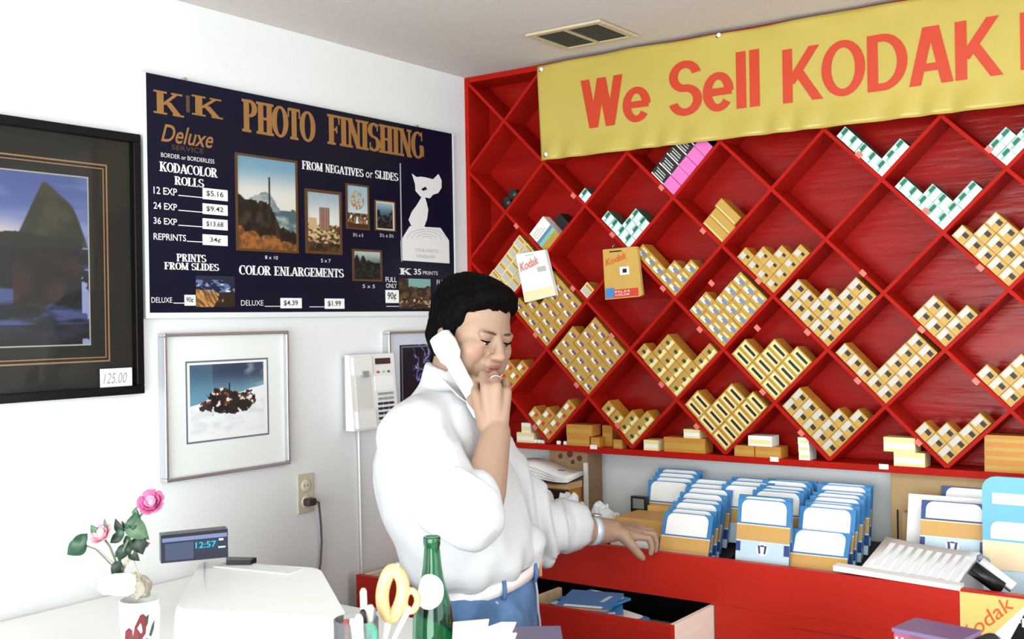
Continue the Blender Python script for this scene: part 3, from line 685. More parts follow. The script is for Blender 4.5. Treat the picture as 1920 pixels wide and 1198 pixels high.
# sample photographs
def p_coast(u, v):
    h = 0.46+0.10*nz(u, 1, 3)-0.16*sst(0.55, 1, u)
    sky = mix((120, 160, 180), (190, 196, 190), sst(.55, 1.0, 1-v+.2*u)); sky = mix((110, 150, 172), (206, 204, 196), sst(.95, .6, v))
    c = sky
    if v < h+.1: c = mix((70, 92, 98), (150, 160, 158), sst(-.4, .5, nz(u, v*3, 4)))
    if v < h-.30*(u-.45)+.02*nz(u, v, 12): c = mix((24, 18, 14), (60, 44, 32), sst(-.2, .6, nz(u, v, 8)))
    if v < .17-.15*(u-.4)+.05*nz(u, v, 9): c = mix((150, 92, 40), (96, 60, 34), sst(-.3, .5, nz(u, v, 14)))
    if abs(u-.54) < .012+.02*max(0, .5-v) and .3 < v < .80: c = (40, 38, 40)
    return c
def p_tower(u, v):
    c = mix((210, 210, 205), (150, 168, 180), sst(.5, 1, v))
    if v < .45+.04*nz(u, 1, 8): c = mix((60, 44, 30), (206, 180, 130), sst(-.4, .4, nz(u*2, v*5, 5)))
    if .36 < u < .70 and .36 < v < .76: c = (120, 88, 76) if int(u*26) % 2 else (150, 116, 100)
    if .05 < u < .3 and .36 < v < .56: c = (188, 160, 120)
    if v < .14: c = mix((40, 26, 18), (90, 60, 36), sst(-.3, .4, nz(u, v, 9)))
    return c
def p_ferris(u, v):
    c = mix((150, 176, 190), (210, 214, 212), sst(.2, .9, 1-v)); d = math.hypot(u-.5, (v-.66)*1.5)
    if d < .34 and nz(u, v, 14) > -.05: c = mix((150, 110, 60), (206, 180, 120), sst(-.2, .4, nz(u, v, 20)))
    if v < .36 and nz(u, v, 7) > -.3: c = mix((60, 44, 30), (170, 130, 80), sst(-.2, .5, nz(u, v, 16)))
    if v < .1: c = (70, 40, 26)
    return c
def p_small(u, v):
    c = mix((60, 90, 110), (150, 176, 186), sst(.5, 1, v))
    if v < .55+.2*nz(u, 2, 4): c = mix((14, 14, 16), (70, 70, 72), sst(-.1, .6, nz(u, v, 7)))
    if u < .07 or u > .93 or v < .06 or v > .94: c = (206, 196, 176)
    return c
def p_pines(u, v):
    c = mix((80, 100, 104), (176, 186, 180), sst(.5, 1, v))
    if v < .62+.25*abs(math.sin(u*13))*(1-sst(.3, .75, u)): c = mix((10, 12, 12), (36, 44, 42), sst(-.2, .5, nz(u, v, 8)))
    return c
def p_river(u, v):
    c = mix((40, 30, 24), (96, 70, 44), sst(-.3, .5, nz(u, v, 6)))
    if v > .74+.08*nz(u, 1, 5) and u > .3: c = (120, 168, 164)
    if nz(u, v, 12) > .42 and v < .4: c = (190, 170, 130)
    return c
def p_hills(u, v):
    c = mix((16, 16, 26), (30, 34, 60), v)
    if v < .86 and nz(u, v*1.5, 4) > .02+.5*(v-.7): c = mix((90, 110, 160), (214, 220, 230), sst(0, .5, nz(u, v, 7)))
    if v < .56-.15*u+.05*nz(u, v, 8): c = mix((190, 140, 76), (96, 62, 36), sst(-.3, .5, nz(u*2, v*2+u*3, 4)))
    if v < .5 and u > .5+.3*nz(u, v, 3)+.3*v: c = (40, 26, 20)
    return c
M_frm = mat('bronze_frame', (96, 68, 44), 0.4, metal=0.3)
for nm, x0, x1, yt, yb, fn, n, fw in (('coast', 443, 559, (283, 305), (470, 475), p_coast, (64, 104), .006), ('tower', 573, 641, (352, 362), (474, 479), p_tower, (50, 84), .008), ('ferris', 649, 692, (343, 349), (429, 432), p_ferris, (40, 72), .005),
                                ('square', 703, 741, (375, 378), (433, 434), p_small, (30, 44), .003), ('pines', 661, 716, (466, 470), (526, 529), p_pines, (46, 50), .006), ('river', 748, 808, (521, 524), (578, 579), p_river, (44, 42), 0), ('hills', 368, 441, (516, 519), (574, 577), p_hills, (52, 42), 0)):
    bl, br, tl = S_(x0, yb[0], XS+.001), S_(x1, yb[1], XS+.001), S_(x0, yt[0], XS+.001)
    z0, z1 = (bl.z+br.z)/2, (tl.z+S_(x1, yt[1], XS+.001).z)/2
    if fw:
        f = MB(); a, b = bl.y-.0, br.y
        f.span((XS, a, z0), (XS+.004, b, z0+fw)); f.span((XS, a, z1-fw), (XS+.004, b, z1)); f.span((XS, a, z0+fw), (XS+.004, a+fw, z1-fw)); f.span((XS, b-fw, z0+fw), (XS+.004, b, z1-fw))
        f.build('sample_frame', M_frm, bd)
    grid_print('sample_photo', (XS+.001, bl.y+fw, z0+fw), (XS+.001, br.y-fw, z0+fw), (XS+.001, bl.y+fw, z1-fw), fn, n[0], n[1], bd)
for px, py in ((350, 148), (785, 237)):
    p = S_(px, py); MB().span((0.001, p.y-.004, p.z-.008), (0.012, p.y+.004, p.z+.004)).build('hanger', M_silver, bd)

# ------------------------------------------------------------------ framed pictures on the left wall
def frame_parts(t, y0, y1, z0, z1, fw, dep, mf, name='frame_bar'):
    MB().span((0.001, y0, z0), (dep, y1, z0+fw), bev=0.002).build(name, mf, t); MB().span((0.001, y0, z1-fw), (dep, y1, z1), bev=0.002).build(name, mf, t)
    MB().span((0.001, y0, z0+fw), (dep, y0+fw, z1-fw), bev=0.002).build(name, mf, t); MB().span((0.001, y1-fw, z0+fw), (dep, y1, z1-fw), bev=0.002).build(name, mf, t)
def ring(t, name, y0, y1, z0, z1, w_, x, m):
    f = MB(); d = 0.0008
    f.span((x, y0, z0), (x+d, y1, z0+w_)); f.span((x, y0, z1-w_), (x+d, y1, z1)); f.span((x, y0, z0+w_), (x+d, y0+w_, z1-w_)); f.span((x, y1-w_, z0+w_), (x+d, y1, z1-w_)); f.build(name, m, t)
y0, y1, z0, z1 = -1.99, -1.262, 1.507, 2.111
t = thing('framed_picture', 'large black framed dark picture of a sea rock, cut by the left edge', 'picture', (0.01, (y0+y1)/2, z0))
frame_parts(t, y0, y1, z0, z1, 0.020, 0.028, mat('black_lacquer', (10, 9, 10), 0.3, spec=0.25), 'frame_bar')
MB().span((0.002, y0+.018, z0+.018), (0.010, y1-.018, z1-.018)).build('mat_board', mat('olive_mat', (28, 25, 19), 0.8, var=0.08), t)
xm = 0.0101
def L(px, py): return on('x', xm, px, py)
mg = mat('copper_line', (150, 116, 84), 0.4, metal=0.3)
ry0, rz0, ry1, rz1 = y0+.105, L(195, 678).z, L(200, 300).y, L(190, 308).z
ring(t, 'copper_line', ry0, ry1, rz0, rz1, .0035, xm, mg); ring(t, 'copper_line', ry0+.009, ry1-.009, rz0+.009, rz1-.009, .0025, xm, mg)
py0, pz0, py1, pz1 = y0+.145, L(160, 645).z, L(163, 340).y, L(160, 334).z
def p_rock(u, v):
    c = mix((92, 106, 150), (66, 78, 128), sst(.55, 1, v)); c = mix(c, (196, 176, 170), sst(.25, .55, .62-abs(v-.66)*2-.4*abs(u-.3)) * (0.8 if v > .6 else 0))
    c = mix(c, (130, 140, 176), max(0, nz(u*.6, v*3, 3))*0.7)
    rx = (u-.78); top = .95-2.4*max(0, -(rx+.02))-1.15*max(0, rx)**1.1-6*max(0, rx-.13)**1.5
    if v > .58 and u > .5: c = mix(c, mix((36, 36, 22), (56, 52, 36), sst(-.4, .5, nz(u, v, 8))), sst(-.012, .012, top-v))
    if .56 < v < .64+.03*nz(u, 2, 6) and u < .97: c = (30, 30, 22)
    if v < .57: c = mix((14, 14, 20), (58, 68, 110), sst(-.05, .5, nz(u*.8, v*3.2, 3)+(.25 if v < .3 else -.12)))
    if v < .57 and .60 < u < .95 and v > .30+.15*nz(u, 1, 5): c = mix((20, 12, 10), (44, 24, 18), sst(-.3, .5, nz(u, v, 9)))
    if v < .12: c = mix(c, (16, 14, 16), .7)
    if u > .96 and nz(v, u, 9) > .05 and v < .45: c = (120, 132, 170)
    return c
grid_print('print', (xm+.0004, py0, pz0), (xm+.0004, py1, pz0), (xm+.0004, py0, pz1), p_rock, 170, 170, t)
ring(t, 'inner_line', py0-.003, py1+.003, pz0-.003, pz1+.003, .003, xm, mat('grey_line', (150, 150, 140), 0.5))
MB().span((0.0175, y0+.019, z0+.019), (0.019, y1-.019, z1-.019)).build('pane', pane_mat(), t)
a, b = on('x', 0.0195, 188, 731), on('x', 0.0195, 247, 689)
MB().span((0.0192, a.y, a.z), (0.0202, min(b.y, y1-.004), b.z)).build('price_sticker', M_paper, t)
bl = on('x', 0.0208, 194, 720); br = on('x', 0.0208, 238, 716); tl = on('x', 0.0208, 194, 700)
fit(text_geo('125.00', 0.25), bl, (bl.x, br.y, bl.z), tl).build('lettering', mat('pencil', (150, 150, 152), 0.6), t)

def silver_picture(y0, y1, z0, z1, label, inn, fn, mcol, n):
    t = thing('framed_picture', label, 'picture', (0.01, (y0+y1)/2, z0))
    frame_parts(t, y0, y1, z0, z1, 0.009, 0.026, M_silver)
    MB().span((0.002, y0+.008, z0+.008), (0.012, y1-.008, z1-.008)).build('mat_board', mat('mat_'+mcol[0], mcol[1], 0.8), t)
    a0, a1, b0, b1 = inn
    ring(t, 'mat_line', a0, a1, b0, b1, .0045, .0121, mat('slate_line', (104, 116, 126), 0.5)); MB().span((0.012, a0+.0045, b0+.0045), (0.0126, a1-.0045, b1-.0045)).build('inner_mat', M_paper, t)
    return t
t = silver_picture(-1.205, -0.808, 1.290, 1.646, 'silver framed picture of dark rocks in snow with a wide white mat', (-1.135, -0.872, 1.374, 1.576), None, ('white', (232, 236, 234)), 0)
def p_snow(u, v):
    hor = .42+.32*u*.75+.015*nz(u, 1, 6)
    c = (232, 236, 238)
    if v > hor:
        k = (v-hor)/(1-hor); c = mix((110, 156, 176), (50, 66, 90), sst(.1, .95, k+.25*u)); c = mix(c, (196, 208, 220), max(0, nz(u*2, v*2, 3))*sst(.4, 1, u)*.9)
        if u < .3: c = mix(c, (84, 140, 168), .4)
    else: c = mix((236, 240, 242), (220, 226, 230), sst(-.3, .5, nz(u, v*2, 4)))
    d = math.hypot((u-.50)/.33, (v-.46+.0*u)/.2)
    if d < 1.0+.5*nz(u, v, 7) and v > .2:
        q = nz(u, v, 13)
        c = (26, 24, 26) if q < .12 else ((122, 66, 30) if q < .32 and v > .42 else ((60, 42, 34) if q < .4 else (230, 230, 232)))
    if abs(u-.52) < .008 and .5 < v < .72: c = (30, 30, 34)
    return c
grid_print('print', (.0128, -1.123, 1.392), (.0128, -0.888, 1.392), (.0128, -1.123, 1.566), p_snow, 150, 116, t)
MB().span((0.0185, -1.197, 1.298), (0.020, -0.816, 1.638)).build('pane', pane_mat(), t)
t = silver_picture(-0.414, -0.060, 1.300, 1.637, 'silver framed dark blue picture half hidden behind the man', (-0.345, -0.130, 1.390, 1.590), None, ('bluish', (206, 212, 226)), 0)
def p_violet(u, v):
    c = mix((14, 14, 26), (26, 24, 40), v); q = abs(nz(u*1.4+v, v*1.4-u, 4))
    if q < .05 and .3 < u: c = mix((120, 118, 200), (190, 190, 230), nz(u, v, 9)+.5)
    elif q < .11 and .25 < u: c = (70, 70, 130)
    return c
grid_print('print', (.0128, -0.353, 1.386), (.0128, -0.122, 1.386), (.0128, -0.353, 1.594), p_violet, 80, 70, t)
MB().span((0.0185, -0.406, 1.308), (0.020, -0.068, 1.629)).build('pane', pane_mat(), t)

# ------------------------------------------------------------------ wall telephone
ph = thing('wall_telephone', 'white push button telephone base on the left wall with its receiver lifted', 'telephone', (0.02, -0.49, 1.36))
y0, y1, z0, z1 = -0.592, -0.404, 1.358, 1.572
def wedge(ya, yb, za, zb, x0, xt, xb, m, nm, par=ph):
    return MB().prism([(x0, ya, za), (xb, ya, za), (xt, ya, zb), (x0, ya, zb)], (0, yb-ya, 0)).build(nm, m, par)
M_ph = mat('phone_ivory', (232, 231, 228), 0.38)
MB().span((0.001, y0+.006, z0+.004), (0.020, y1-.006, z1-.006), bev=0.004).build('wall_plate', mat('phone_grey', (150, 152, 158), 0.5), ph)
XA, XB = 0.034, 0.050
wedge(y0, y1, z0, z1, 0.018, XA, XB, M_ph, 'housing')
def fx(z): return XB+(XA-XB)*(z-z0)/(z1-z0)
def face(nm, a, b, c, d, h, m):
    ya, yb, za, zb = y0+(y1-y0)*a, y0+(y1-y0)*b, z1-(z1-z0)*d, z1-(z1-z0)*c
    MB().prism([(fx(za)-.001, ya, za), (fx(za)+h, ya, za), (fx(zb)+h, ya, zb), (fx(zb)-.001, ya, zb)], (0, yb-ya, 0)).build(nm, m, ph)
face('cradle', .06, .46, .03, .27, .006, M_ph); face('cradle', .06, .46, .74, .97, .008, M_ph); face('cradle_well', .10, .44, .29, .72, .0012, mat('phone_shade', (212, 211, 208), 0.5))
face('cradle_hook', .22, .34, .22, .30, .012, mat('hook_grey', (150, 150, 152), 0.4))
face('display_window', .56, .90, .06, .14, .002, mat('display_dark', (66, 44, 44), 0.25))
for k, (c_, cc) in enumerate((('red', (190, 80, 84)), ('mint', (150, 200, 176)), ('moss', (96, 118, 104)))): face('lamp_'+c_, .58+.12*k, .64+.12*k, .23, .26, .0015, mat('lamp_'+c_, cc, 0.4))
face('memo_card', .52, .95, .30, .49, .0012, M_paper)
for r_ in range(7):
    for k in range(3):
        a, b = .56+.125*k, .655+.125*k; c_ = .525+.0655*r_
        face('button', a, b, c_, c_+.032, .004, mat('key_grey', (150, 156, 166), 0.4) if r_ < 2 else mat('key_dark', (46, 44, 56), 0.4))
MB().tube([(0.014, y0+.055, z0+.006), (0.008, y0+.062, z0-.06), (0.006, y0+.066, z0-.3), (0.006, y0+.07, z0-.58)], 0.0032, 8).build('cord', M_white, ph)

# ------------------------------------------------------------------ outlet with plug
ou = thing('wall_outlet', 'almond duplex wall outlet below the silver framed snow picture', 'outlet', (0.003, -0.737, 1.147))
MB().span((0.0005, -0.767, 1.147), (0.006, -0.708, 1.254), bev=0.002).build('cover_plate', mat('almond_plate', (200, 192, 172), 0.4), ou)
for z in (1.222, 1.178): MB().lathe([(0.0165, 0), (0.0165, 0.0025), (0.014, 0.003)], (0.0055, -0.738, z), 20, 0, True, Matrix.Rotation(PI/2, 4, 'Y')).build('socket', mat('socket_face', (214, 208, 192), 0.4), ou)
for z in (1.222,):
    for d in (-.006, .006): MB().span((0.0083, -0.738+d-.001, z-.003), (0.0088, -0.738+d+.001, z+.004)).build('slot', M_dark, ou)
pc = thing('power_plug', 'dark plug in the wall outlet with its cord hanging down the wall', 'plug', (0.015, -0.738, 1.168))
MB().span((0.0088, -0.754, 1.168), (0.034, -0.722, 1.189), bev=0.006).build('plug_body', mat('plug_brown', (62, 44, 42), 0.45), pc)
MB().tube([(0.030, -0.724, 1.178), (0.028, -0.712, 1.174), (0.018, -0.700, 1.150), (0.012, -0.690, 1.110), (0.008, -0.684, 1.060), (0.008, -0.690, 1.000), (0.02, -0.72, 0.94)], 0.0032, 8).build('cord', mat('cord_mauve', (96, 84, 94), 0.5), pc)
# ------------------------------------------------------------------ red counter with an open drawer
YC, ZT = -0.35, 1.066                      # front face and top of the counter
cn = thing('red_counter', 'red painted counter under the film rack with a sunken tray top', 'counter', (1.1, -0.11, 0))
dx0, dx1, dz0, dz1 = 0.035, 1.030, 0.735, 0.954
CX1 = 2.35
MB().span((0.02, YC, dz1), (CX1, YC+0.02, ZT)).build('front_rail', M_redc, cn)
MB().span((dx1+0.002, YC, 0.08), (CX1, YC+0.02, dz1-0.0004)).build('front_panel', M_redc, cn)
MB().span((0.02, YC, 0.08), (dx1, YC+0.02, dz0-0.004)).build('front_panel', M_redc, cn)
MB().span((0.02, YC+0.0202, 0.985), (CX1, 0.116, 1.0)).build('tray_floor', mat('tray_floor', (34, 26, 26), 0.7), cn)
MB().span((0.02, YC+0.03, 0), (CX1, 0.1, 0.08)).build('plinth', M_black, cn)
MB().span((CX1, YC, 0), (CX1+0.018, 0.116, ZT)).build('side_panel', M_redc, cn)
MB().span((0.003, YC, 0), (0.0195, 0.116, ZT)).build('side_panel', M_redc, cn)
MB().span((dx1+0.2, YC-0.0008, dz1-0.03), (dx1+0.50, YC, dz1-0.0285)).build('panel_joint', mat('joint_dark_red', (110, 20, 16), 0.6), cn)  # darker red strip marks the panel joint
# drawer, pulled out
dr = MB(); yf = -0.578; yb_ = -0.05
dr.span((dx0+.015, yf+.018, dz0+.01), (dx1-.012, yb_, dz0+.018))
dr.span((dx1-.014, yf+.018, dz0+.01), (dx1-.002, yb_, 0.950)); dr.span((dx0+.01, yf+.018, dz0+.01), (dx0+.022, yb_, 0.950)); dr.span((dx0+.022, yb_-.012, dz0+.018), (dx1-.014, yb_, 0.80))
dw = dr.build('drawer', mat('drawer_side', (236, 220, 206), 0.55, var=0.05, vscale=10, stretch=(6, 1, 6)), cn)
MB().span((dx0, yf, dz0), (dx1, yf+.018, 0.951)).build('drawer_front', M_redc, dw)
MB().span((0.575, yf+.0185, dz0+.0185), (0.587, -.36, 0.940)).build('divider', M_wood, dw)
MB().span((0.021, -0.328, dz0-.01), (dx1+.03, 0.1, dz0-.004)).build('drawer_bay', M_dark, cn)  # bay walls blackened: the shade inside the opening is put into their colour
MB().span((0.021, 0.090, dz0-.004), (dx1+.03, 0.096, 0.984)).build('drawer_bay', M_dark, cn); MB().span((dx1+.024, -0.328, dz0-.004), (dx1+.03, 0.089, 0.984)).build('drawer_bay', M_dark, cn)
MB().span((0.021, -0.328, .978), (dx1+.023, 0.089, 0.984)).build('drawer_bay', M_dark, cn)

# ------------------------------------------------------------------ photo envelopes
ME = [mat('env_blue', (60, 128, 184), 0.45, var=0.04, vscale=14), mat('env_ochre', (206, 160, 90), 0.5, var=0.06, vscale=14), mat('env_ice', (196, 218, 230), 0.5), M_paper, mat('env_navy', (44, 70, 128), 0.45), mat('env_cream', (238, 214, 178), 0.5)]
def rrect(x0, z0, x1, z1, r, y):
    pts = []
    for cx, cz, a0 in ((x1-r, z1-r, 0), (x0+r, z1-r, 90)):
        for k in range(5): a = math.radians(a0+22.5*k); pts.append((cx+r*math.cos(a), y, cz+r*math.sin(a)))
    return pts+[(x0, y, z0), (x1, y, z0)]
def env_mesh(w_, h_, navy=False, th=0.006, top=0.062, band=0.040):
    m = MB(); x = w_/2; bl = 4 if navy else 0
    m.box((0, th/2, h_/2), (w_, th, h_), bl)
    t = h_-top; o_ = t-band; y = -0.0004
    m.quad([(-x, y, o_), (x, y, o_), (x, y, t), (-x, y, t)], 1); m.quad([(-x, y*1.5, t-.003), (x, y*1.5, t-.003), (x, y*1.5, t), (-x, y*1.5, t)], 5)
    m.quad([(-x, y, 0.0), (x, y, 0.0), (x, y, o_), (-x, y, o_)], 2)
    m.quad([(-x, y*1.6, o_-.028), (-x+.012, y*1.6, o_-.028), (-x+.012, y*1.6, o_-.004), (-x, y*1.6, o_-.004)], 4); m.quad([(x-.014, y*1.6, o_-.03), (x, y*1.6, o_-.03), (x, y*1.6, o_-.004), (x-.014, y*1.6, o_-.004)], 4)
    p = rrect(-x+.011, t+.004, x-.011, h_-.0022, .018, y*1.8); m.add(p, [tuple(range(len(p)))], 3)
    # emblem: white disc with a dark crossed figure
    cz = o_-.020; q = [(0.016*math.cos(PI*k/8), y*1.8, cz+0.016*math.sin(PI*k/8)) for k in range(16)]; m.add(q, [tuple(range(16))], 3)
    for sx in (-1, 1): m.quad([(sx*.012, y*2.4, cz+.010), (sx*.006, y*2.4, cz+.010), (sx*.004, y*2.4, cz-.010), (sx*.009, y*2.4, cz-.010)], 4)
    m.quad([(-.006, y*2.4, cz+.007), (.006, y*2.4, cz+.007), (.004, y*2.4, cz+.011), (-.004, y*2.4, cz+.011)], 4)
    return m.mesh('photo_envelope', ME)
EM = {(.140, .155): env_mesh(.140, .155), (.146, .155): env_mesh(.146, .155, False, .008)}
def envelope(x, y, z, lean, yaw, label, group=None, key=(.140, .155), roll=0.0, me=None):
    o = bpy.data.objects.new('photo_envelope', me or EM[key]); COL.objects.link(o)
    o.location = (x, y, z); o.rotation_euler = Euler((-lean, roll, yaw), 'XYZ')
    return tag(o, label, 'envelope', group)
ORDN = ['first', 'second', 'third', 'fourth', 'fifth', 'sixth', 'seventh', 'eighth', 'ninth', 'tenth', 'eleventh', 'twelfth', 'thirteenth', 'fourteenth']
def row(pts, n, where, lean=0.40, jit=0.004):
    """standing envelopes from the front point to the back one: (x, y, z_bottom)"""
    for k in range(n):
        t = k/max(1, n-1); x, y, z = [pts[0][q]+(pts[1][q]-pts[0][q])*t for q in range(3)]
        r = random.Random(k*7+len(where))
        envelope(x+r.uniform(-jit, jit), y, z+r.uniform(-.002, .004), lean-0.12*t, r.uniform(-.03, .03), 'blue and ochre photo envelope, %s from the front, %s' % (ORDN[k], where), 'envelopes in the %s' % where)
row([(0.915, -0.300, 1.004), (0.868, -0.04, 1.056)], 8, 'row right of his hand', 0.36)
row([(1.132, -0.288, 1.052), (1.120, -0.235, 1.056)], 3, 'middle upright row', 0.16)
row([(1.262, -0.230, 1.036), (1.240, -0.005, 1.066)], 8, 'tall row at right', 0.30)
row([(0.740, -0.050, 1.040), (0.735, 0.035, 1.064)], 4, 'back left row', 0.22)
row([(1.098, -0.130, 1.050), (1.085, 0.010, 1.064)], 5, 'short row between middle and right', 0.20)
row([(0.985, -0.080, 1.050), (0.980, 0.010, 1.060)], 3, 'back row by the middle rows', 0.20)
envelope(1.262, -0.302, 0.972+.03, 0.52, 0.03, 'low blue and ochre envelope leaning in front of the tall right row', key=(.146, .155))
# sloping dark card stands that hold the rows up
def stand(x0, x1, y0, y1, za, zb, lb):
    o = MB().prism([(x0, y0, 1.0005), (x0, y1, 1.0005), (x0, y1, zb), (x0, y0, za)], (x1-x0, 0, 0)).build('card_stand', mat('card_dark', (40, 30, 34), 0.7)); tag(o, lb, 'stand')
stand(.85, .985, -.296, .02, 1.0025, 1.056, 'sloping dark card stand under the envelope row right of his hand')
stand(1.058, 1.20, -.284, -.16, 1.049, 1.052, 'dark card stand under the middle upright envelopes')
stand(1.205, 1.330, -.226, .06, 1.033, 1.066, 'sloping dark card stand under the tall right row of envelopes')
stand(.665, .812, -.044, .08, 1.038, 1.064, 'dark card stand under the back left envelopes')
stand(1.03, 1.170, -.122, .07, 1.048, 1.064, 'dark card stand under the short row of envelopes')
stand(.995, 1.028, -.07, .07, 1.048, 1.060, 'narrow dark card stand beside the back row of envelopes')
# ochre cartons and a white card left of the first row
M_och = ME[1]
def carton(nm, x0, x1, y0, y1, z0, z1, ms, lb, cat, tab=None):
    o = MB().span((x0, y0, z0), (x1, y1, z1), bev=0.0015).build(nm, ms); tag(o, lb, cat); return o
carton('ochre_carton', 0.672, 0.822, -0.22, -0.09, 1.0005, 1.118, M_och, 'ochre flat carton standing behind his left hand', 'carton')
carton('white_card', 0.682, 0.812, -0.262, -0.225, 1.0005, 1.076, M_paper, 'white card propped in front of the ochre carton, mauve edge', 'card')
carton('ochre_carton', 0.700, 0.845, -0.085, -0.06, 1.0005, 1.132, M_och, 'taller ochre carton behind the flat one, below the back envelopes', 'carton')
o = MB().span((0.640, -0.075, 1.0005), (0.690, -0.055, 1.152), bev=0.001).build('black_card', M_black); tag(o, 'small black card with a pale print standing left of the ochre cartons', 'card')
MB().span((0.648, -0.0758, 1.118), (0.684, -0.0752, 1.146)).build('pale_print', mat('dull_grey', (120, 124, 118), 0.6), o)

# right hand end: kraft boxes, upright boards, envelopes, open booklet
o = carton('kraft_box', 1.350, 1.62, 0.03, 0.112, 1.0005, 1.262, M_cardb, 'tall kraft cardboard box against the wall under the rack', 'box')
MB().span((1.365, 0.0285, 1.02), (1.369, 0.0296, 1.16)).build('box_slit', M_dark, o)
carton('kraft_box', 1.395, 1.425, -0.03, 0.02, 1.0005, 1.165, M_cardb, 'narrow kraft box end beside the leaning white board', 'box')
envelope(1.555, -0.005, 1.068, 0.12, -0.02, 'navy topped photo envelope standing against the kraft box', me=env_mesh(.15, .165, True))
def leaner(nm, c, w_, h_, th, lean, yaw, ms, lb, cat, roll=0.0):
    o = MB().box((0, th/2, h_/2), (w_, th, h_), 0, None, 0.001).build(nm, ms, None, local=True)
    o.location = c; o.rotation_euler = Euler((-lean, roll, yaw), 'XYZ'); tag(o, lb, cat); return o
wb = leaner('foam_board', (1.529, -0.110, 1.0005), .214, .224, .008, .24, 0.02, M_paper, 'white foam board leaning behind the navy striped envelope', 'board')
envelope(1.540, -0.132, 1.078, 0.24, 0.02, 'navy and ochre photo envelope mounted upright on white board', me=env_mesh(.150, .138, True, .004, .046, .038))
bk = thing('open_booklet', 'open white booklet with faint print lying on the counter edge at right', 'booklet', (1.49, -0.27, 1.06))
def sheet(nm, px, zs, m, par, nseg=8, sag=0.0):
    bl, br, tr, tl = [at(*p) for p in px]
    vs, fs = [], []
    for i in range(nseg+1):
        u = i/nseg; a, b = bl.lerp(br, u), tl.lerp(tr, u); d = Vector((0, 0, -sag*math.sin(u*PI)))
        vs += [a+d, b+d]
    for i in range(nseg): fs.append((2*i, 2*i+2, 2*i+3, 2*i+1))
    o = MB().add(vs, fs, 0, True).build(nm, m, par); s_ = o.modifiers.new('thick', 'SOLIDIFY'); s_.thickness = 0.002; return o, (bl, br, tr, tl)
def on3(px, y): p = on('y', y, *px); return (px[0], px[1], float((np.array(p)-CAM)@FW))
A = [on3((1612, 1066), -.325), on3((1792, 1100), -.325), on3((1838, 1036), -.20), on3((1662, 1006), -.20)]
o, q = sheet('page', A, 0, M_paper, bk, 8, .004)
M_gl = mat('grey_line_print', (222, 224, 227), 0.7)
for k in range(9):
    u = .10+.10*k
    MB().quad([q[0].lerp(q[1], u).lerp(q[3].lerp(q[2], u), .12)+Vector((0, -.001, .004-.004*math.sin(u*PI))), q[0].lerp(q[1], u+.06).lerp(q[3].lerp(q[2], u+.06), .12)+Vector((0, -.001, .004-.004*math.sin(u*PI))), q[0].lerp(q[1], u+.06).lerp(q[3].lerp(q[2], u+.06), .82)+Vector((0, -.001, .004-.004*math.sin(u*PI))), q[0].lerp(q[1], u).lerp(q[3].lerp(q[2], u), .82)+Vector((0, -.001, .004-.004*math.sin(u*PI)))]).build('print_column', M_gl, bk)
B = [on3((1560, 1062), -.345), on3((1800, 1108), -.345), on3((1803, 1098), -.335), on3((1566, 1052), -.335)]
tag(MB().prism([on('y', -.353, 1562, 1070), on('y', -.353, 1800, 1108), on('y', -.353, 1800, 1099), on('y', -.353, 1562, 1060)], (0, .035, 0)).build('paper_pad', M_paper), 'white paper pad lying along the counter edge under the booklet', 'pad')
C_ = [on3((1617, 1058), -.30), on3((1652, 1062), -.27), on3((1662, 1010), -.2), on3((1650, 1016), -.24)]
# pair of pen-like black and white cases
st = thing('stapler', 'black and white stapler lying aslant over the counter edge at right', 'stapler', (1.66, -.34, 1.07))
a, b = at(1822, 1064, 2.42), at(1878, 1104, 2.40)
MB().tube([a, b], .016, 4).build('lower_arm', M_black, st)
a2, b2 = at(1838, 1054, 2.44), at(1900, 1102, 2.40)
MB().tube([a2, b2], .013, 4).build('upper_arm', M_white, st)
MB().capsule(at(1838, 1046, 2.45), at(1850, 1052, 2.45), .008, .008, 8).build('hinge_cap', mat('hinge_grey', (120, 130, 140), 0.4), st)
# big pale blue envelope at the right border
be = thing('display_envelope', 'large pale blue display envelope standing at the right border', 'envelope', (1.70, -.16, 1.0))
x0, x1, zb, zt, yy = 1.615, 1.80, 1.0005, 1.287, -.155
m = MB(); p = rrect(x0, zb, x1, zt, .03, yy); m.prism(p, (0, .012, 0)); m.build('body', mat('env_sky', (110, 180, 222), 0.4), be)
MB().span((x0+.022, yy-.0015, 1.225), (x1-.02, yy-.0002, 1.25)).build('white_band', M_paper, be)
p = rrect(x0+.018, 1.145, x1-.018, 1.185, .018, yy-.0015); MB().prism(p, (0, .0013, 0)).build('white_panel', M_paper, be)
MB().span((x0, yy-.0015, 1.075), (x1, yy-.0002, 1.140)).build('cream_band', ME[5], be)
MB().span((x0, yy-.0015, 1.0005), (x1, yy-.0002, 1.074)).build('pale_band', ME[2], be)

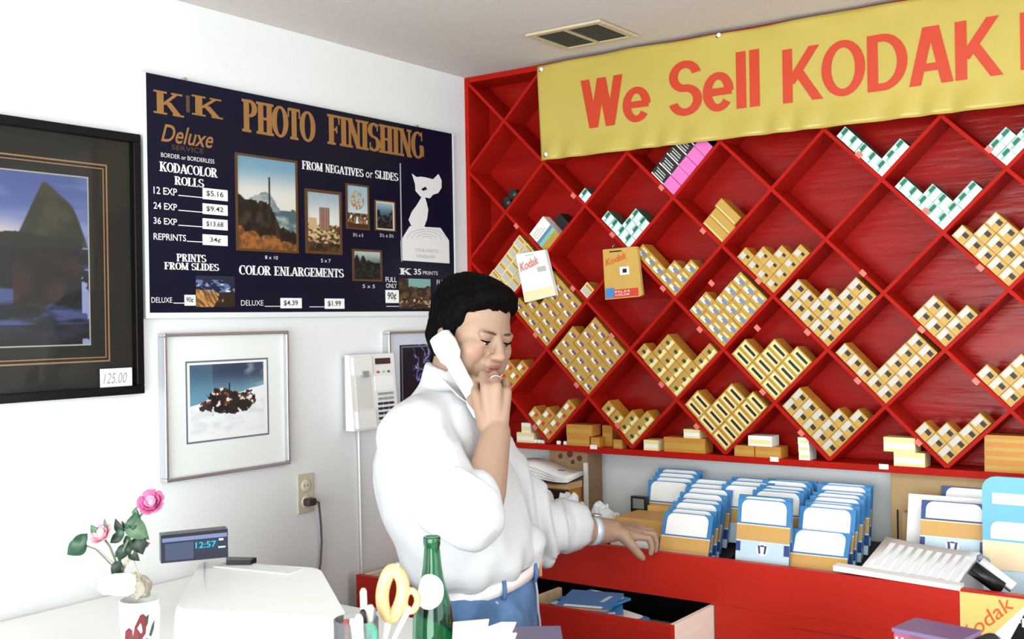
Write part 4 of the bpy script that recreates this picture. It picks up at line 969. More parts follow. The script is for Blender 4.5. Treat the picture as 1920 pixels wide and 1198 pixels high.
# yellow Kodak film decal on the counter front
dc = thing('film_decal', 'yellow white and black film decal with red script on the counter front', 'decal', (1.68, YC-.001, .96))
yd = YC-.0012
def D(px, py, y=yd): return on('y', y, px, py)
x0, x1 = D(1800, 1150).x, D(1990, 1150).x; z1 = D(1800, 1109).z; z0 = z1-.135
MB().span((x0, YC-.001, z0), (x1, YC-.0002, z1)).build('yellow_field', mat('decal_yellow', (226, 204, 120), 0.4), dc)
W_ = x1-x0
MB().quad([(x0+.02, yd, z0), (x0+.10, yd, z0), (x1, yd, z1-.005), (x1, yd, z1), (x0+.135, yd, z1-.008)]).build('white_stripe', M_paper, dc)
MB().quad([(x0+.078, yd-.0006, z0), (x1, yd-.0006, z0), (x1, yd-.0006, z1-.01), (x0+.135, yd-.0006, z1-.018)]).build('black_field', M_black, dc)
bl, br = Vector((x0+.012, yd-.0006, z0+.022)), Vector((x0+.112, yd-.0006, z1-.018)); e = (br-bl).normalized(); n = Vector((-e.z, 0, e.x))
fit(text_geo('Kodak', 0.2, 0.0), bl, br, bl+n*.030).build('lettering', mat('orange_ink', (222, 96, 48), 0.5), dc)
bl = D(1902, 1174, yd-.0012); fit(text_geo('FILM', 0, .02), bl, bl+Vector((.06, 0, 0)), bl+Vector((0, 0, .019))).build('lettering', M_paper, dc)

# ------------------------------------------------------------------ clutter on the left end of the counter
o = MB(); bx = (0.300, 0.440, 0.016, 0.100)
o.span((bx[0], bx[2], 1.0005), (bx[1], bx[3], 1.262)); o = o.build('wooden_box', mat('cork_brown', (152, 120, 90), 0.8, var=0.25, vscale=22)); tag(o, 'mottled brown wooden box standing by the wall under the rack', 'box')
for k, (u, v, r_) in enumerate(((.3, .92, .008), (.55, .95, .010), (.8, .91, .009), (.62, .86, .007))): MB().lathe([(r_, 0), (r_, .002), (r_*.6, .0025)], (bx[0]+u*.14, bx[2]-.0002, 1.0005+v*.26), 10, 0, True, Matrix.Rotation(PI/2, 4, 'X')).build('knot', mat('knot_dark', (84, 56, 44), 0.8), o)
MB().span((bx[1]-.012, bx[2]-.006, 1.0005), (bx[1]+.002, bx[2]-.0002, 1.225)).build('edge_strip', mat('strip_grey', (214, 208, 204), 0.5), o)
carton('film_carton', 0.215, 0.420, -0.070, 0.008, 1.0005, 1.150, MF['o'], 'amber carton below the white booklet at the left counter end', 'carton')
carton('film_carton', 0.21, 0.425, -0.075, 0.008, 1.151, 1.172, mat('carton_tan', (206, 164, 112), 0.6), 'thin tan carton on the amber carton at the left counter end', 'carton')
def crumple(nm, c, r, amp, sc, m, lb, cat, seed=0, flat=1.0):
    bm = bmesh.new(); bmesh.ops.create_icosphere(bm, subdivisions=4, radius=1.0)
    for v in bm.verts:
        d = v.co.normalized(); k = 1+amp*(noise.fractal(d*sc+Vector((seed, 0, 0)), 1, 2, 3))+amp*.6*abs(noise.noise(d*sc*2.3+Vector((0, seed, 0))))
        v.co = Vector((d.x*r[0]*k, d.y*r[1]*k, max(d.z, -.55)*r[2]*k))
    bm.verts.index_update(); mb = MB().add([v.co+Vector(c) for v in bm.verts], [[v.index for v in f.verts] for f in bm.faces]); bm.free()
    o = mb.build(nm, m); return tag(o, lb, cat)
bkl = thing('booklet', 'white booklet with dark marks lying on the cartons by his back', 'booklet', (.31, -.03, 1.174))
sh = []
for k in range(5):
    vs, fs = [], []
    for i in range(13):
        u = i/12; x = .185+.245*u; z = 1.176+.006*k+.014*math.sin(u*PI*1.2+.3)*(k/4)+.005*math.sin(u*6)
        vs += [(x, -.085+.002*k, z), (x, .005, z+.012)]
    for i in range(12): fs.append((2*i, 2*i+2, 2*i+3, 2*i+1))
    o = MB().add(vs, fs, 0, True).build('sheet', M_paper if k else mat('booklet_back', (52, 34, 40), 0.6), bkl); o.modifiers.new('thick', 'SOLIDIFY').thickness = .002
MB().box((.25, -.06, 1.217), (.03, .02, .001), 0, Matrix.Rotation(.5, 4, 'Z')).build('dark_mark', M_black, bkl); MB().box((.395, -.06, 1.208), (.022, .012, .001)).build('dark_mark', M_black, bkl)
ptt = carton('photo_print', 0.345, 0.432, -0.098, -0.078, 1.0005, 1.155, mat('photo_dark', (44, 28, 26), 0.35), 'dark photo print standing before the amber carton', 'print')
carton('amber_card', 0.225, 0.325, -0.10, -0.078, 1.0005, 1.150, MF['o'], 'amber card with a red-brown corner left of the dark photo print', 'card')
mp = mat('grey_bag', (222, 228, 234), 0.55)
crumple('paper_bag', (.370, -.185, 1.092), (.058, .050, .098), .35, 1.6, M_paper, 'crumpled white paper bag in front of the dark print', 'bag', 1)
crumple('paper_bag', (.492, -.18, 1.078), (.046, .045, .078), .35, 1.7, mp, 'crumpled grey white bag, middle one of three, left of the ochre carton', 'bag', 5)
crumple('paper_bag', (.600, -.16, 1.066), (.044, .040, .068), .35, 1.7, mp, 'crumpled grey bag with a dark underside nearest the watch', 'bag', 9)
tag(MB().span((.53, -.235, 1.0005), (.655, -.215, 1.046), bev=.004).build('black_pouch', M_black), 'black flat pouch below the crumpled grey bag by the watch', 'pouch')

# ------------------------------------------------------------------ things in the open drawer
eb_ = MB().box((0, .003, .0775), (.140, .006, .155), 0)
eb_.quad([(-.05, -.0004, .02), (.05, -.0004, .02), (.05, -.0004, .035), (-.05, -.0004, .035)], 3); eb_.quad([(-.07, -.0004, .0), (.07, -.0004, .0), (.07, -.0004, .012), (-.07, -.0004, .012)], 1); eb_.quad([(.03, -.0006, .07), (.042, -.0006, .07), (.052, -.0006, .12), (.040, -.0006, .12)], 2)
eb_ = eb_.mesh('photo_envelope', ME)
for k, (x, y, yw) in enumerate(((.66, -.50, .35), (.77, -.50, -.35), (.69, -.49, .10), (.79, -.475, .55), (.71, -.47, -.20), (.76, -.50, .25))):
    envelope(x, y-.045, .898+.0095*k, 1.51, yw, 'blue photo envelope heaped in the open drawer, %s of six from below' % ORDN[k], 'envelopes heaped in the drawer', me=None if k in (1, 4) else eb_)
carton('drawer_carton', .62, .86, -.545, -.36, .7535, .880, mat('carton_grey', (120, 110, 100), 0.7), 'grey carton in the drawer under the heaped envelopes', 'carton')
for k, (x, y, z, rz) in enumerate(((.455, -.50, .930, .3), (.452, -.49, .952, .22))):
    o = MB().box((0, 0, 0), (.12, .09, .012), 0, Matrix.Rotation(rz, 4, 'Z')@Matrix.Rotation(.35, 4, 'Y')).build('paper_stack', M_paper, None, local=True); o.location = (x, y, z); tag(o, 'small white paper stack in the drawer beside his hip, %s one' % ('lower', 'upper')[k], 'paper')
carton('drawer_carton', .36, .48, -.545, -.42, .7535, .905, mat('carton_grey', (120, 110, 100), 0.7), 'grey carton in the drawer under the white papers', 'carton')
# ------------------------------------------------------------------ the man
D0 = 2.45
def M(px, py, dd=0.0): return at(px, py, D0+dd)
def flat(v): return Vector((v.x, v.y, 0)).normalized()
AX, AF = flat(VR), flat(VF)                 # to the picture's right, and away from the camera
hipc = M(905, 1120)
man = thing('person', 'man in white shirt and jeans holding a phone, reaching to the red counter', 'person', (hipc.x, hipc.y, 0))
def remesh(mb, name, voxel, smooth, mats, parent, fn=None, it2=0):
    o = bpy.data.objects.new('tmp', mb.mesh('tmp', mats)); COL.objects.link(o)
    r = o.modifiers.new('r', 'REMESH'); r.mode = 'VOXEL'; r.voxel_size = voxel; r.adaptivity = 0
    s = o.modifiers.new('s', 'SMOOTH'); s.factor = 0.5; s.iterations = smooth
    bpy.context.view_layer.update()
    me = bpy.data.meshes.new_from_object(o.evaluated_get(bpy.context.evaluated_depsgraph_get())); me.name = name
    bpy.data.objects.remove(o)
    n = len(me.vertices); co = np.empty(n*3); me.vertices.foreach_get('co', co); co = co.reshape(-1, 3)
    if fn is not None:
        no = np.empty(n*3); me.vertices.foreach_get('normal', no); co = fn(co, no.reshape(-1, 3))
    off = offset(parent); me.vertices.foreach_set('co', (co-np.array(off)).ravel()); me.update()
    me.polygons.foreach_set('use_smooth', [True]*len(me.polygons))
    me.materials.clear(); me.materials.append(mats)
    o = bpy.data.objects.new(name, me); COL.objects.link(o); o.parent = parent
    return o, co
def ringpx(px, py, hw, hd, dd=0.0, tilt=0.0, n=28, sq=0.0):
    """a body ring seen in the picture at (px, py) with half width hw pixels; hd metres half depth"""
    c = M(px, py, dd); w_ = hw*(D0+dd)/FPX; out = []
    for k in range(n):
        a = 2*PI*k/n; ca, sa = math.cos(a), math.sin(a); e = 1/(1+sq*abs(math.sin(2*a))*-0.3)
        out.append(c+AX*(w_*ca*e)+AF*(hd*sa*e)+Vector((0, 0, tilt*w_*ca)))
    return out
# head frame: forward, left, up
phi, pit, rol = math.radians(47), math.radians(15), math.radians(5)
fwd = (AX*math.cos(phi)-AF*math.sin(phi)).normalized(); lft = Vector((0, 0, 1)).cross(fwd).normalized()
up_ = Vector((0, 0, 1)); R0 = Matrix((fwd, lft, up_)).transposed()
HR = R0 @ Matrix.Rotation(pit, 3, 'Y') @ Matrix.Rotation(-rol, 3, 'X')
HC = M(886, 621, -0.02); HS = 0.975
def hd_(p): return HC+HR @ (Vector(p)*HS)
HM = HR.to_4x4()
body = MB()
def hell(c, r, mb=body, n=20, m=12): mb.ell(hd_(c), [q*HS for q in r], HM, n, m)
def hcap(a, b, r0, r1, mb=body): mb.capsule(hd_(a), hd_(b), r0*HS, r1*HS, 16)
hell((-.014, 0, .036), (.096, .078, .090), n=28, m=16)
hell((.026, 0, .004), (.062, .070, .082), n=28, m=16)
hell((.022, 0, -.058), (.064, .066, .056), n=24, m=14)
hell((.050, 0, -.092), (.038, .038, .028)); hell((.072, 0, -.099), (.016, .022, .016))
for s in (-1, 1):
    hell((.054, s*.040, -.030), (.030, .030, .036)); hell((.042, s*.048, -.056), (.034, .024, .040))
    hell((.0760, s*.025, .0135), (.0135, .027, .009)); hell((-.010, s*.077, -.012), (.020, .008, .028))
    hell((.0785, s*.0315, .0055), (.0115, .0160, .0100)); hell((.0775, s*.031, -.0105), (.010, .018, .006))
    hell((.0955, s*.0125, -.0345), (.011, .0085, .0080))
hcap((.084, 0, .010), (.103, 0, -.026), .0085, .0118); hell((.1055, 0, -.0300), (.0125, .0132, .0118)); hell((.093, 0, -.0375), (.012, .009, .006))
hell((.084, 0, -.051), (.013, .027, .015)); hell((.0895, 0, -.0560), (.0100, .0240, .0048)); hell((.0875, 0, -.0660), (.0105, .0215, .0062)); hell((.078, 0, -.081), (.014, .024, .010))
neckb = M(848, 735, 0.01)
body.capsule(hd_((-.022, 0, -.045)), neckb, .057, .060, 20); body.capsule(neckb, M(838, 800, 0.01), .064, .07, 18)
# torso and hips inside the clothes, so that the body is one surface
body.capsule(M(845, 830, .0), M(858, 1000, 0), .075, .095, 16, 0, 1.0); body.capsule(M(858, 1000, 0), M(902, 1110, 0), .095, .092, 16)
LEG = []
for s in (-1, 1):
    h = M(902, 1135, s*.088); kn = Vector((h.x, h.y, .50))+AX*.015+AF*s*.03; an = Vector((h.x, h.y, .10))-AX*.03+AF*s*.05; LEG.append((h, kn, an))
    body.capsule(h, kn, .080, .052); body.capsule(kn, an, .052, .038); body.capsule(an-Vector((0, 0, .03)), an+AX*.13-Vector((0, 0, .055)), .036, .028)
# right arm (near the camera) up to the chin
RS, RE, RW = M(800, 828, -.150), M(893, 978, -.285), M(931, 812, -.175)
body.capsule(M(832, 800, -.05), RS, .055, .052); body.capsule(RS, RE, .050, .046); body.capsule(RE, RE.lerp(RW, .35), .046, .046, 16); body.capsule(RE.lerp(RW, .35), RW, .046, .030, 16)
# left arm to the counter
LS, LE, LW = M(845, 800, .175), M(992, 992, .185), at(1146, 995, 2.765)
body.capsule(M(820, 790, .05), LS, .062, .060); body.capsule(LS, LE, .054, .045); body.capsule(LE, LE.lerp(LW, .4), .045, .043); body.capsule(LE.lerp(LW, .4), LW, .043, .030)
def finger(base, dirs, lens, r, mb=body):
    p = Vector(base)
    for k, (d, L_) in enumerate(zip(dirs, lens)):
        q = p+Vector(d).normalized()*L_; mb.capsule(p, q, r*(1-.08*k), r*(1-.08*(k+1)), 12); p = q
    return p
def bend(d, n, deg): a = math.radians(deg); return (d*math.cos(a)-n*math.sin(a)).normalized()
# right hand: back of the hand to the camera, fingers curled over the receiver below the chin
hw = RW
kn = [M(893, 738, -.150), M(911, 727, -.172), M(931, 725, -.172), M(949, 735, -.155)]
for k, q in enumerate(kn): body.capsule(hw.lerp(M(921, 790, -.17), .7)+AX*(k-1.5)*.009, q, .020, .0125, 14)
body.ell(M(922, 765, -.155), (.034, .020, .042), Matrix((AX, AF, VZ)).transposed().to_4x4(), 18, 12)
for q, (a, b), r in zip(kn, (((888, 712), -.118), ((906, 703), -.135), ((927, 703), -.135), ((948, 714), -.125)), (.0098, .0104, .0102, .0092)):
    pip = M(a[0], a[1], b); d2 = (AF*.85-VZ*.6-AX*.25).normalized(); d3 = (AF*.2-VZ*1.0-AX*.55).normalized()
    body.capsule(q, pip, r*1.12, r, 12); finger(pip, (d2, d3), (.028, .018), r*.95)
tb = hw.lerp(kn[0], .35)+AF*.012
body.capsule(tb, M(884, 748, -.135), .017, .0125, 12); finger(M(884, 748, -.135), ((VZ*.9+AF*.55-AX*.1), (VZ*.6+AF*.8+AX*.2)), (.032, .024), .0108)
# left hand: palm down over the counter edge, thumb down its front
nL = (VZ*.86-AF*.5).normalized()
kl = [at(1192, 1006, 2.770), at(1199, 999, 2.795), at(1197, 993, 2.820), at(1190, 987, 2.842)]
for k, q in enumerate(kl): body.capsule(LW+(AF*(k-1.5))*.011, q, .0195, .0125, 14)
body.ell(at(1172, 997, 2.795), (.044, .036, .016), Matrix((AX, AF, VZ)).transposed().to_4x4(), 18, 12)
for k, (q, ln, r) in enumerate(zip(kl, (.042, .046, .043, .034), (.0098, .0102, .0098, .0088))):
    d1 = (AX*.80-VZ*.12+AF*(.10+.12*k)).normalized(); d2 = (AX*.28-VZ*.92+AF*.1).normalized(); d3 = (-AX*.15-VZ*.95+AF*.1).normalized()
    finger(q, (d1, d2, d3), (ln*.82, ln*.55, ln*.42), r)
th0 = LW.lerp(kl[0], .45)-AF*.012
body.capsule(th0, at(1184, 1022, 2.745), .019, .0125, 12); body.capsule(at(1184, 1022, 2.745), at(1199, 1040, 2.752), .0122, .0108, 12); body.capsule(at(1199, 1040, 2.752), at(1205, 1046, 2.758), .0108, .0085, 12)
M_skin = attr_mat('skin', 0.5, 0.35, 0.0, 0.0)
HRi = HR.transposed()
bo, co = remesh(body, 'body', 0.0032, 7, M_skin, man)
nv = len(co); base = np.tile(np.array(lin((158, 128, 108))), (nv, 1))
loc = ((co-np.array(HC)) @ np.array(HR))/HS          # head coordinates
def blob(c, r, rgb, st):
    global base
    d = (((loc-np.array(c))/np.array(r))**2).sum(1); w_ = st*np.clip(1.6-1.6*d, 0, 1)[:, None]; base = base*(1-w_)+np.array(lin(rgb))*w_
for s in (-1, 1):
    blob((.085, s*.046, -.030), (.04, .030, .026), (176, 130, 110), .35); blob((.083, s*.031, .003), (.03, .020, .012), (140, 104, 86), .6)
    blob((.090, s*.024, .0165), (.02, .014, .0036), (74, 56, 46), .8); blob((.085, s*.036, .0178), (.02, .011, .0030), (74, 56, 46), .7)
blob((.108, 0, -.033), (.02, .02, .014), (182, 130, 110), .5)
blob((.1, 0, -.0560), (.02, .0240, .0060), (152, 84, 78), .85); blob((.1, 0, -.0660), (.02, .021, .0060), (160, 92, 86), .8); blob((.1, 0, -.0610), (.03, .025, .0018), (90, 42, 42), .9)
blob((.02, 0, -.095), (.075, .07, .035), (156, 124, 104), .5)
ca = bo.data.color_attributes.new('print', 'FLOAT_COLOR', 'POINT'); ca.data.foreach_set('color', np.hstack([base, np.ones((nv, 1))]).ravel())
# eyes, brows, lashes
M_hair = mat('black_hair', (9, 8, 8), 0.6, var=0.2, vscale=90, bump=0.4, bscale=160, stretch=(1, 1, .3), spec=0.04)
for s in (-1, 1):
    e = MB(); e.ell(hd_((.0775, s*.0312, -.0045)), (.0098*HS,)*3, HM, 16, 10); eb = e.build('eyeball', mat('eye_white', (190, 180, 172), 0.25), man)
    e = MB(); e.ell(hd_((.0838, s*.0300, -.0078)), (.0042*HS, .0054*HS, .0042*HS), HM, 14, 8); e.build('iris', mat('iris_dark', (30, 22, 18), 0.2), man)
    e = MB(); e.tube([hd_((.0885-.0040*abs(k-.45)*3, s*(.0175+.0285*k), -.0022-.0022*math.sin(k*PI)+.0012*k)) for k in (0, .2, .4, .6, .8, 1)], [.0010, .0018, .0022, .0022, .0018, .0009], 6); e.build('eyelashes', M_hair, man)
    e = MB(); e.tube([hd_((.0900-.0170*k*k, s*(.0120+.036*k), .0150+.0040*math.sin(k*PI*.85)-.003*k)) for k in (0, .2, .4, .6, .8, 1)], [.0012, .0022, .0025, .0023, .0018, .0008], 8); e.build('eyebrow', mat('brow_brown', (66, 50, 42), 0.7), man)
# hair
hr = MB()
def hh(c, r): hell(c, r, hr, 22, 14)
hh((-.034, 0, .038), (.084, .086, .088)); hh((-.014, 0, .076), (.094, .080, .054)); hh((.036, .0, .092), (.052, .062, .032)); hh((.052, .016, .086), (.034, .040, .026)); hh((.044, -.030, .090), (.034, .032, .028))
hh((-.056, 0, -.030), (.048, .064, .064)); hh((-.054, 0, -.078), (.036, .054, .040))
for s in (-1, 1): hh((.006, s*.066, .045), (.034, .022, .046)); hh((.012, s*.0735, .012), (.013, .010, .034)); hh((.030, s*.056, .072), (.034, .020, .026)); hh((-.040, s*.066, -.010), (.034, .022, .052)); hh((-.010, s*.073, .026), (.030, .020, .036)); hh((-.030, s*.070, -.030), (.022, .017, .040))
def hairfn(co, no):
    l = (co-np.array(HC)) @ np.array(HR); d = np.array([noise.noise(Vector((p[0]*60, p[1]*60, p[2]*40)))*.0030+noise.noise(Vector((p[0]*150, p[1]*150, p[2]*60)))*.0016 for p in l])
    return co+no*d[:, None]
remesh(hr, 'hair', 0.0042, 3, M_hair, man, hairfn)

# shirt
sh = MB()
T_ = [(800+48, 716, 46, .078, .0, -.10), (842, 730, 58, .100, .0, -.10), (836, 752, 74, .140, .0, .05), (828, 785, 92, .178, .0, .08), (822, 825, 108, .198, 0, .05), (826, 865, 122, .204, 0, 0), (835, 900, 131, .203, 0, 0), (848, 945, 135, .200, 0, 0),
      (860, 985, 134, .198, 0, 0), (872, 1020, 129, .195, 0, .0), (880, 1048, 122, .190, 0, .12), (886, 1066, 112, .178, 0, .22), (891, 1078, 101, .160, 0, .26), (893, 1090, 88, .138, 0, .26)]
sh.loft([ringpx(*t) for t in T_[1:]], 0, True)
# collar: a standing band with folded wings
cc = M(855, 716, 0.005)
def collar(dz, r0, r1, til): 
    c = cc+Vector((0, 0, dz)); return [c+AX*(r0*math.cos(2*PI*k/28))+AF*(r1*math.sin(2*PI*k/28))+Vector((0, 0, til*r0*math.cos(2*PI*k/28))) for k in range(28)]
sh.loft([collar(-.040, .080, .094, -.45), collar(-.010, .073, .082, -.45), collar(.012, .068, .074, -.45), collar(.020, .062, .068, -.45)], 0, True)
# sleeves
def chain(pts, rs, mb, n=16):
    for a, b, r0, r1 in zip(pts, pts[1:], rs, rs[1:]): mb.capsule(a, b, r0, r1, n)
chain([M(822, 800, -.06), M(782, 818, -.150), M(800, 870, -.205), M(840, 932, -.250), M(882, 972, -.280)], [.080, .082, .080, .074, .064], sh)
chain([M(882, 972, -.280), M(886, 935, -.268)], [.060, .056], sh)
chain([M(830, 790, .06), M(850, 800, .160), M(915, 890, .185), M(975, 965, .18)], [.085, .094, .088, .082], sh)
SL = [M(975, 965, .18), M(1000, 988, .19), M(1022, 990, .205), M(1040, 987, .22), M(1058, 986, .24)]
chain(SL, [.080, .076, .066, .056, .048], sh)
sh.capsule(M(1016, 1030, .16), M(1024, 1048, .16), .022, .010, 10)      # loose fold hanging from the cuff
sh.capsule(M(985, 1030, -.02), M(994, 1052, -.02), .050, .030, 14)
rngs = [(M(1000, 985, .19), (LW-LE).normalized(), 60), (M(1040, 990, .21), (LW-LE).normalized(), 75)]
def shirtfn(co, no):
    out = co.copy(); ax, af = np.array(AX), np.array(AF); d = np.zeros(len(co))
    rel = co-np.array(M(850, 900)); X, F_, Z_ = rel @ ax, rel @ af, rel[:, 2]
    for i in range(len(co)):
        x, f, z = X[i], F_[i], Z_[i]
        k = noise.fractal(Vector((x*5+z*2.2, f*5, z*3.0-x*1.4)), 1, 2, 3)
        r_ = 1-abs(noise.noise(Vector((x*9-z*5, f*8, z*6+x*5+7))))*2
        d[i] = .008*k+.006*r_
        # bunched folds of the reaching sleeve, gathers over the belt
        if x > .12 and f > .05 and z > -.20: d[i] += .007*math.sin(x*150+f*20+z*12)*sst(.12, .17, x)*(1-sst(.25, .285, x))
        if z < -.12: d[i] += .006*math.sin(x*55+f*48+2*k)*sst(-.12, -.17, z)
    return out+no*d[:, None]
M_shirt = mat('white_cotton', (204, 206, 209), 0.85, bump=0.08, bscale=300, spec=0.2)
so, _ = remesh(sh, 'shirt', 0.0065, 4, M_shirt, man, shirtfn)
def cuffring(a, b, r0, r1, nm):
    t = (b-a).normalized(); ref = VZ; u = t.cross(ref).normalized(); v = u.cross(t); m = MB(); rg = []
    for f, r in ((-.06, r0-.016), (0, r0), (.25, r0*1.04), (.8, r1*1.05), (1, r1), (1.02, r1-.006), (.4, r1-.010)):
        c = a.lerp(b, f); rg.append([c+(u*math.cos(2*PI*k/24)+v*math.sin(2*PI*k/24))*(r+.002*math.sin(k*2.1)) for k in range(24)])
    return m.loft(rg, 0, False).build(nm, M_shirt, man)
cuffring(M(864, 948, -.270), M(893, 902, -.256), .066, .062, 'rolled_cuff')
cuffring(M(1048, 986, .232), M(1086, 985, .268), .064, .056, 'rolled_cuff')
for px, py, dd in ((975, 1025, -.118),): MB().ell(M(px, py, dd), (.005, .003, .005), Matrix((AX, AF, VZ)).transposed().to_4x4(), 10, 6).build('shirt_button', mat('button_grey', (120, 120, 124), 0.4), man)
# collar wing lying on the near shoulder
cwp = [M(846, 690, -.088), M(880, 736, -.085), M(888, 762, -.105), M(860, 742, -.135), M(826, 706, -.105)]
o = MB().add(cwp, [(0, 1, 2, 3, 4)]).build('collar_wing', M_shirt, man); o.modifiers.new('t', 'SOLIDIFY').thickness = .003

# belt and jeans
M_den = mat('blue_denim', (88, 120, 162), 0.8, var=0.45, vscale=13, bump=0.15, bscale=240, spec=0.2)
bt = MB(); rg = []
for f, g in ((0, 0), (0, .006), (1, .006), (1, 0)):
    pts = ringpx(905-2*f, 1072+23*f, 98, .158, 0, .24, 40); c = sum(pts, Vector())/len(pts); rg.append([p+(p-c).normalized()*g for p in pts])
bt.loft(rg+[rg[0]], 0, False).build('belt', mat('white_belt', (240, 232, 232), 0.4), man)
bp = ringpx(904, 1083, 98, .158, 0, .24, 40)
MB().box(bp[39]+AX*.010, (.016, .050, .036), 0, Matrix((AX, AF, VZ)).transposed().to_4x4(), .004).build('buckle', mat('brass_buckle', (196, 150, 110), 0.3, metal=0.8), man)
jn = MB(); jn.loft([ringpx(904, 1086, 96, .155, 0, .24), ringpx(904, 1112, 100, .165, 0, .16), ringpx(904, 1150, 104, .178, 0, .05), ringpx(904, 1185, 106, .186, 0, 0), ringpx(904, 1215, 100, .180, 0, 0)], 0, True)
for h, k_, a in LEG: jn.capsule(h-Vector((0, 0, .05)), k_, .112, .082); jn.capsule(k_, a-Vector((0, 0, .015)), .082, .066)
def jeanfn(co, no):
    d = np.array([.004*noise.fractal(Vector((p[0]*9, p[1]*9, p[2]*14)), 1, 2, 3) for p in co]); return co+no*d[:, None]
remesh(jn, 'jeans', 0.008, 3, M_den, man, jeanfn)
M_seam = mat('pale_seam', (176, 184, 200), 0.7)
fc = M(904, 1150); 
def onring(py, ang, g=.004):
    T2 = [(1086, 96, .155, .24), (1112, 100, .165, .16), (1150, 104, .178, .05), (1185, 106, .186, 0), (1215, 100, .18, 0)]
    for a, b in zip(T2, T2[1:]):
        if a[0] <= py <= b[0]:
            t = (py-a[0])/(b[0]-a[0]); hw_, hd, ti = [a[q]+(b[q]-a[q])*t for q in (1, 2, 3)]
    c = M(904, py); an = math.radians(ang); w_ = hw_*D0/FPX+g
    return c+AX*(w_*math.cos(an))+AF*((hd+g)*math.sin(an))+Vector((0, 0, ti*w_*math.cos(an)))
MB().tube([onring(y, a) for y, a in ((1100, -74), (1112, -69), (1122, -71), (1130, -80), (1137, -94), (1143, -110))], .0028, 6).build('pocket_seam', M_seam, man)
MB().tube([onring(y, a) for y, a in ((1096, -12), (1120, -10), (1145, -13), (1160, -8), (1180, -6), (1205, -4))], .0030, 6).build('fly_seam', M_seam, man)
for a in (-66, -20, -128):
    MB().tube([onring(1088, a, .010)+Vector((0, 0, .022)), onring(1090, a, .014)+Vector((0, 0, .004)), onring(1100, a, .008)], .0045, 6).build('belt_loop', M_den, man)
for h, k_, a in LEG:
    s_ = MB(); s_.ell(Vector((a.x, a.y, .045))+AX*.06, (.145, .050, .045), Matrix((AX, AF, VZ)).transposed().to_4x4(), 18, 10); s_.v = [(p[0], p[1], max(.012, p[2])) for p in s_.v]
    so_ = s_.build('shoe', mat('shoe_leather', (60, 44, 34), 0.4), man)
    MB().prism([Vector((a.x, a.y, .001))+AX*(.06+.140*math.cos(2*PI*k/18))+AF*(.047*math.sin(2*PI*k/18)) for k in range(18)], (0, 0, .014)).build('sole', M_black, so_)
# watch
wc = thing('wristwatch', 'steel wristwatch with pale blue band on his outstretched wrist', 'watch', LW)
t = (LW-LE).normalized(); wa = LE.lerp(LW, .765); u = t.cross(VZ).normalized(); v = u.cross(t); rg = []
for f, r in ((-.010, .0352), (-.010, .0372), (.010, .0362), (.010, .0342)): rg.append([wa+t*f+(u*math.cos(2*PI*k/28)+v*math.sin(2*PI*k/28))*r for k in range(28)])
MB().loft(rg+[rg[0]], 0, False).build('band', mat('watch_steel', (196, 210, 220), 0.35, metal=0.2), wc)
MB().lathe([(.014, 0), (.015, .003), (.013, .005)], wa+(v*.9+u*.2).normalized()*.0375, 20, 0, True, (v).to_track_quat('Z', 'Y').to_matrix().to_4x4()).build('dial', M_silver, wc)
fr_ = MB(); q0 = kn[2].lerp(M(927, 703, -.135), .55); ax_ = (M(927, 703, -.135)-kn[2]).normalized(); u = ax_.cross(AX).normalized(); v = ax_.cross(u)
rg = [[q0+ax_*f+(u*math.cos(2*PI*k/18)+v*math.sin(2*PI*k/18))*r for k in range(18)] for f, r in ((-.003, .0120), (-.003, .0135), (.003, .0135), (.003, .0120))]
tag(fr_.loft(rg+[rg[0]], 0, False).build('ring', mat('silver_ring', (230, 226, 215), 0.2, metal=1.0)), 'bright ring on the finger at his chin', 'ring')

# receiver
hs = thing('telephone_handset', 'white telephone receiver held at his ear', 'telephone', M(860, 690, -.12))
EA, EB = M(836, 652, -.108), M(890, 742, -.128)
dirh = (EB-EA).normalized(); nh = (AF*.9+AX*.35).normalized(); nh = (nh-dirh*nh.dot(dirh)).normalized(); sdh = dirh.cross(nh)
def hring(s, w_, t_, o=0.0, n=16):
    c = EA+dirh*s+nh*o; out = []
    for k in range(n):
        a = 2*PI*k/n; ca, sa = math.cos(a), math.sin(a); e = (abs(ca)**4+abs(sa)**4)**-.25
        out.append(c+sdh*(w_*ca*e)+nh*(t_*sa*e))
    return out
m = MB(); m.loft([hring(-.034, .016, .010, .004), hring(-.030, .023, .016, .004), hring(-.005, .026, .020, .002), hring(.022, .024, .016, -.002), hring(.034, .017, .011, -.006), hring(.075, .0155, .010, -.009), hring(.115, .016, .011, -.006), hring(.128, .023, .016, -.002), hring(.155, .025, .019, .002), hring(.172, .022, .016, .003), hring(.177, .016, .010, .003)], 0, True)
m.build('receiver_shell', mat('receiver_white', (240, 240, 236), 0.35), hs)
MB().lathe([(.018, 0), (.019, .004), (.016, .007)], EA+dirh*(-.004)+nh*.019, 20, 0, True, nh.to_track_quat('Z', 'Y').to_matrix().to_4x4()).build('ear_cap', M_ph, hs)
MB().lathe([(.017, 0), (.018, .004), (.015, .007)], EA+dirh*.152+nh*.018, 20, 0, True, nh.to_track_quat('Z', 'Y').to_matrix().to_4x4()).build('mouth_cap', M_ph, hs)
# ------------------------------------------------------------------ front desk with the things on it
ZD = 1.055
dk = thing('front_desk', 'white topped front desk counter between the camera and the man', 'desk', (1.5, -1.52, 0))
MB().span((0.02, -1.95, ZD-.035), (2.95, -1.13, ZD), bev=0.004).build('desk_top', mat('desk_laminate', (232, 232, 228), 0.4), dk)
MB().span((0.05, -1.90, 0), (2.90, -1.18, ZD-.036)).build('desk_body', mat('desk_front', (170, 164, 156), 0.6), dk)

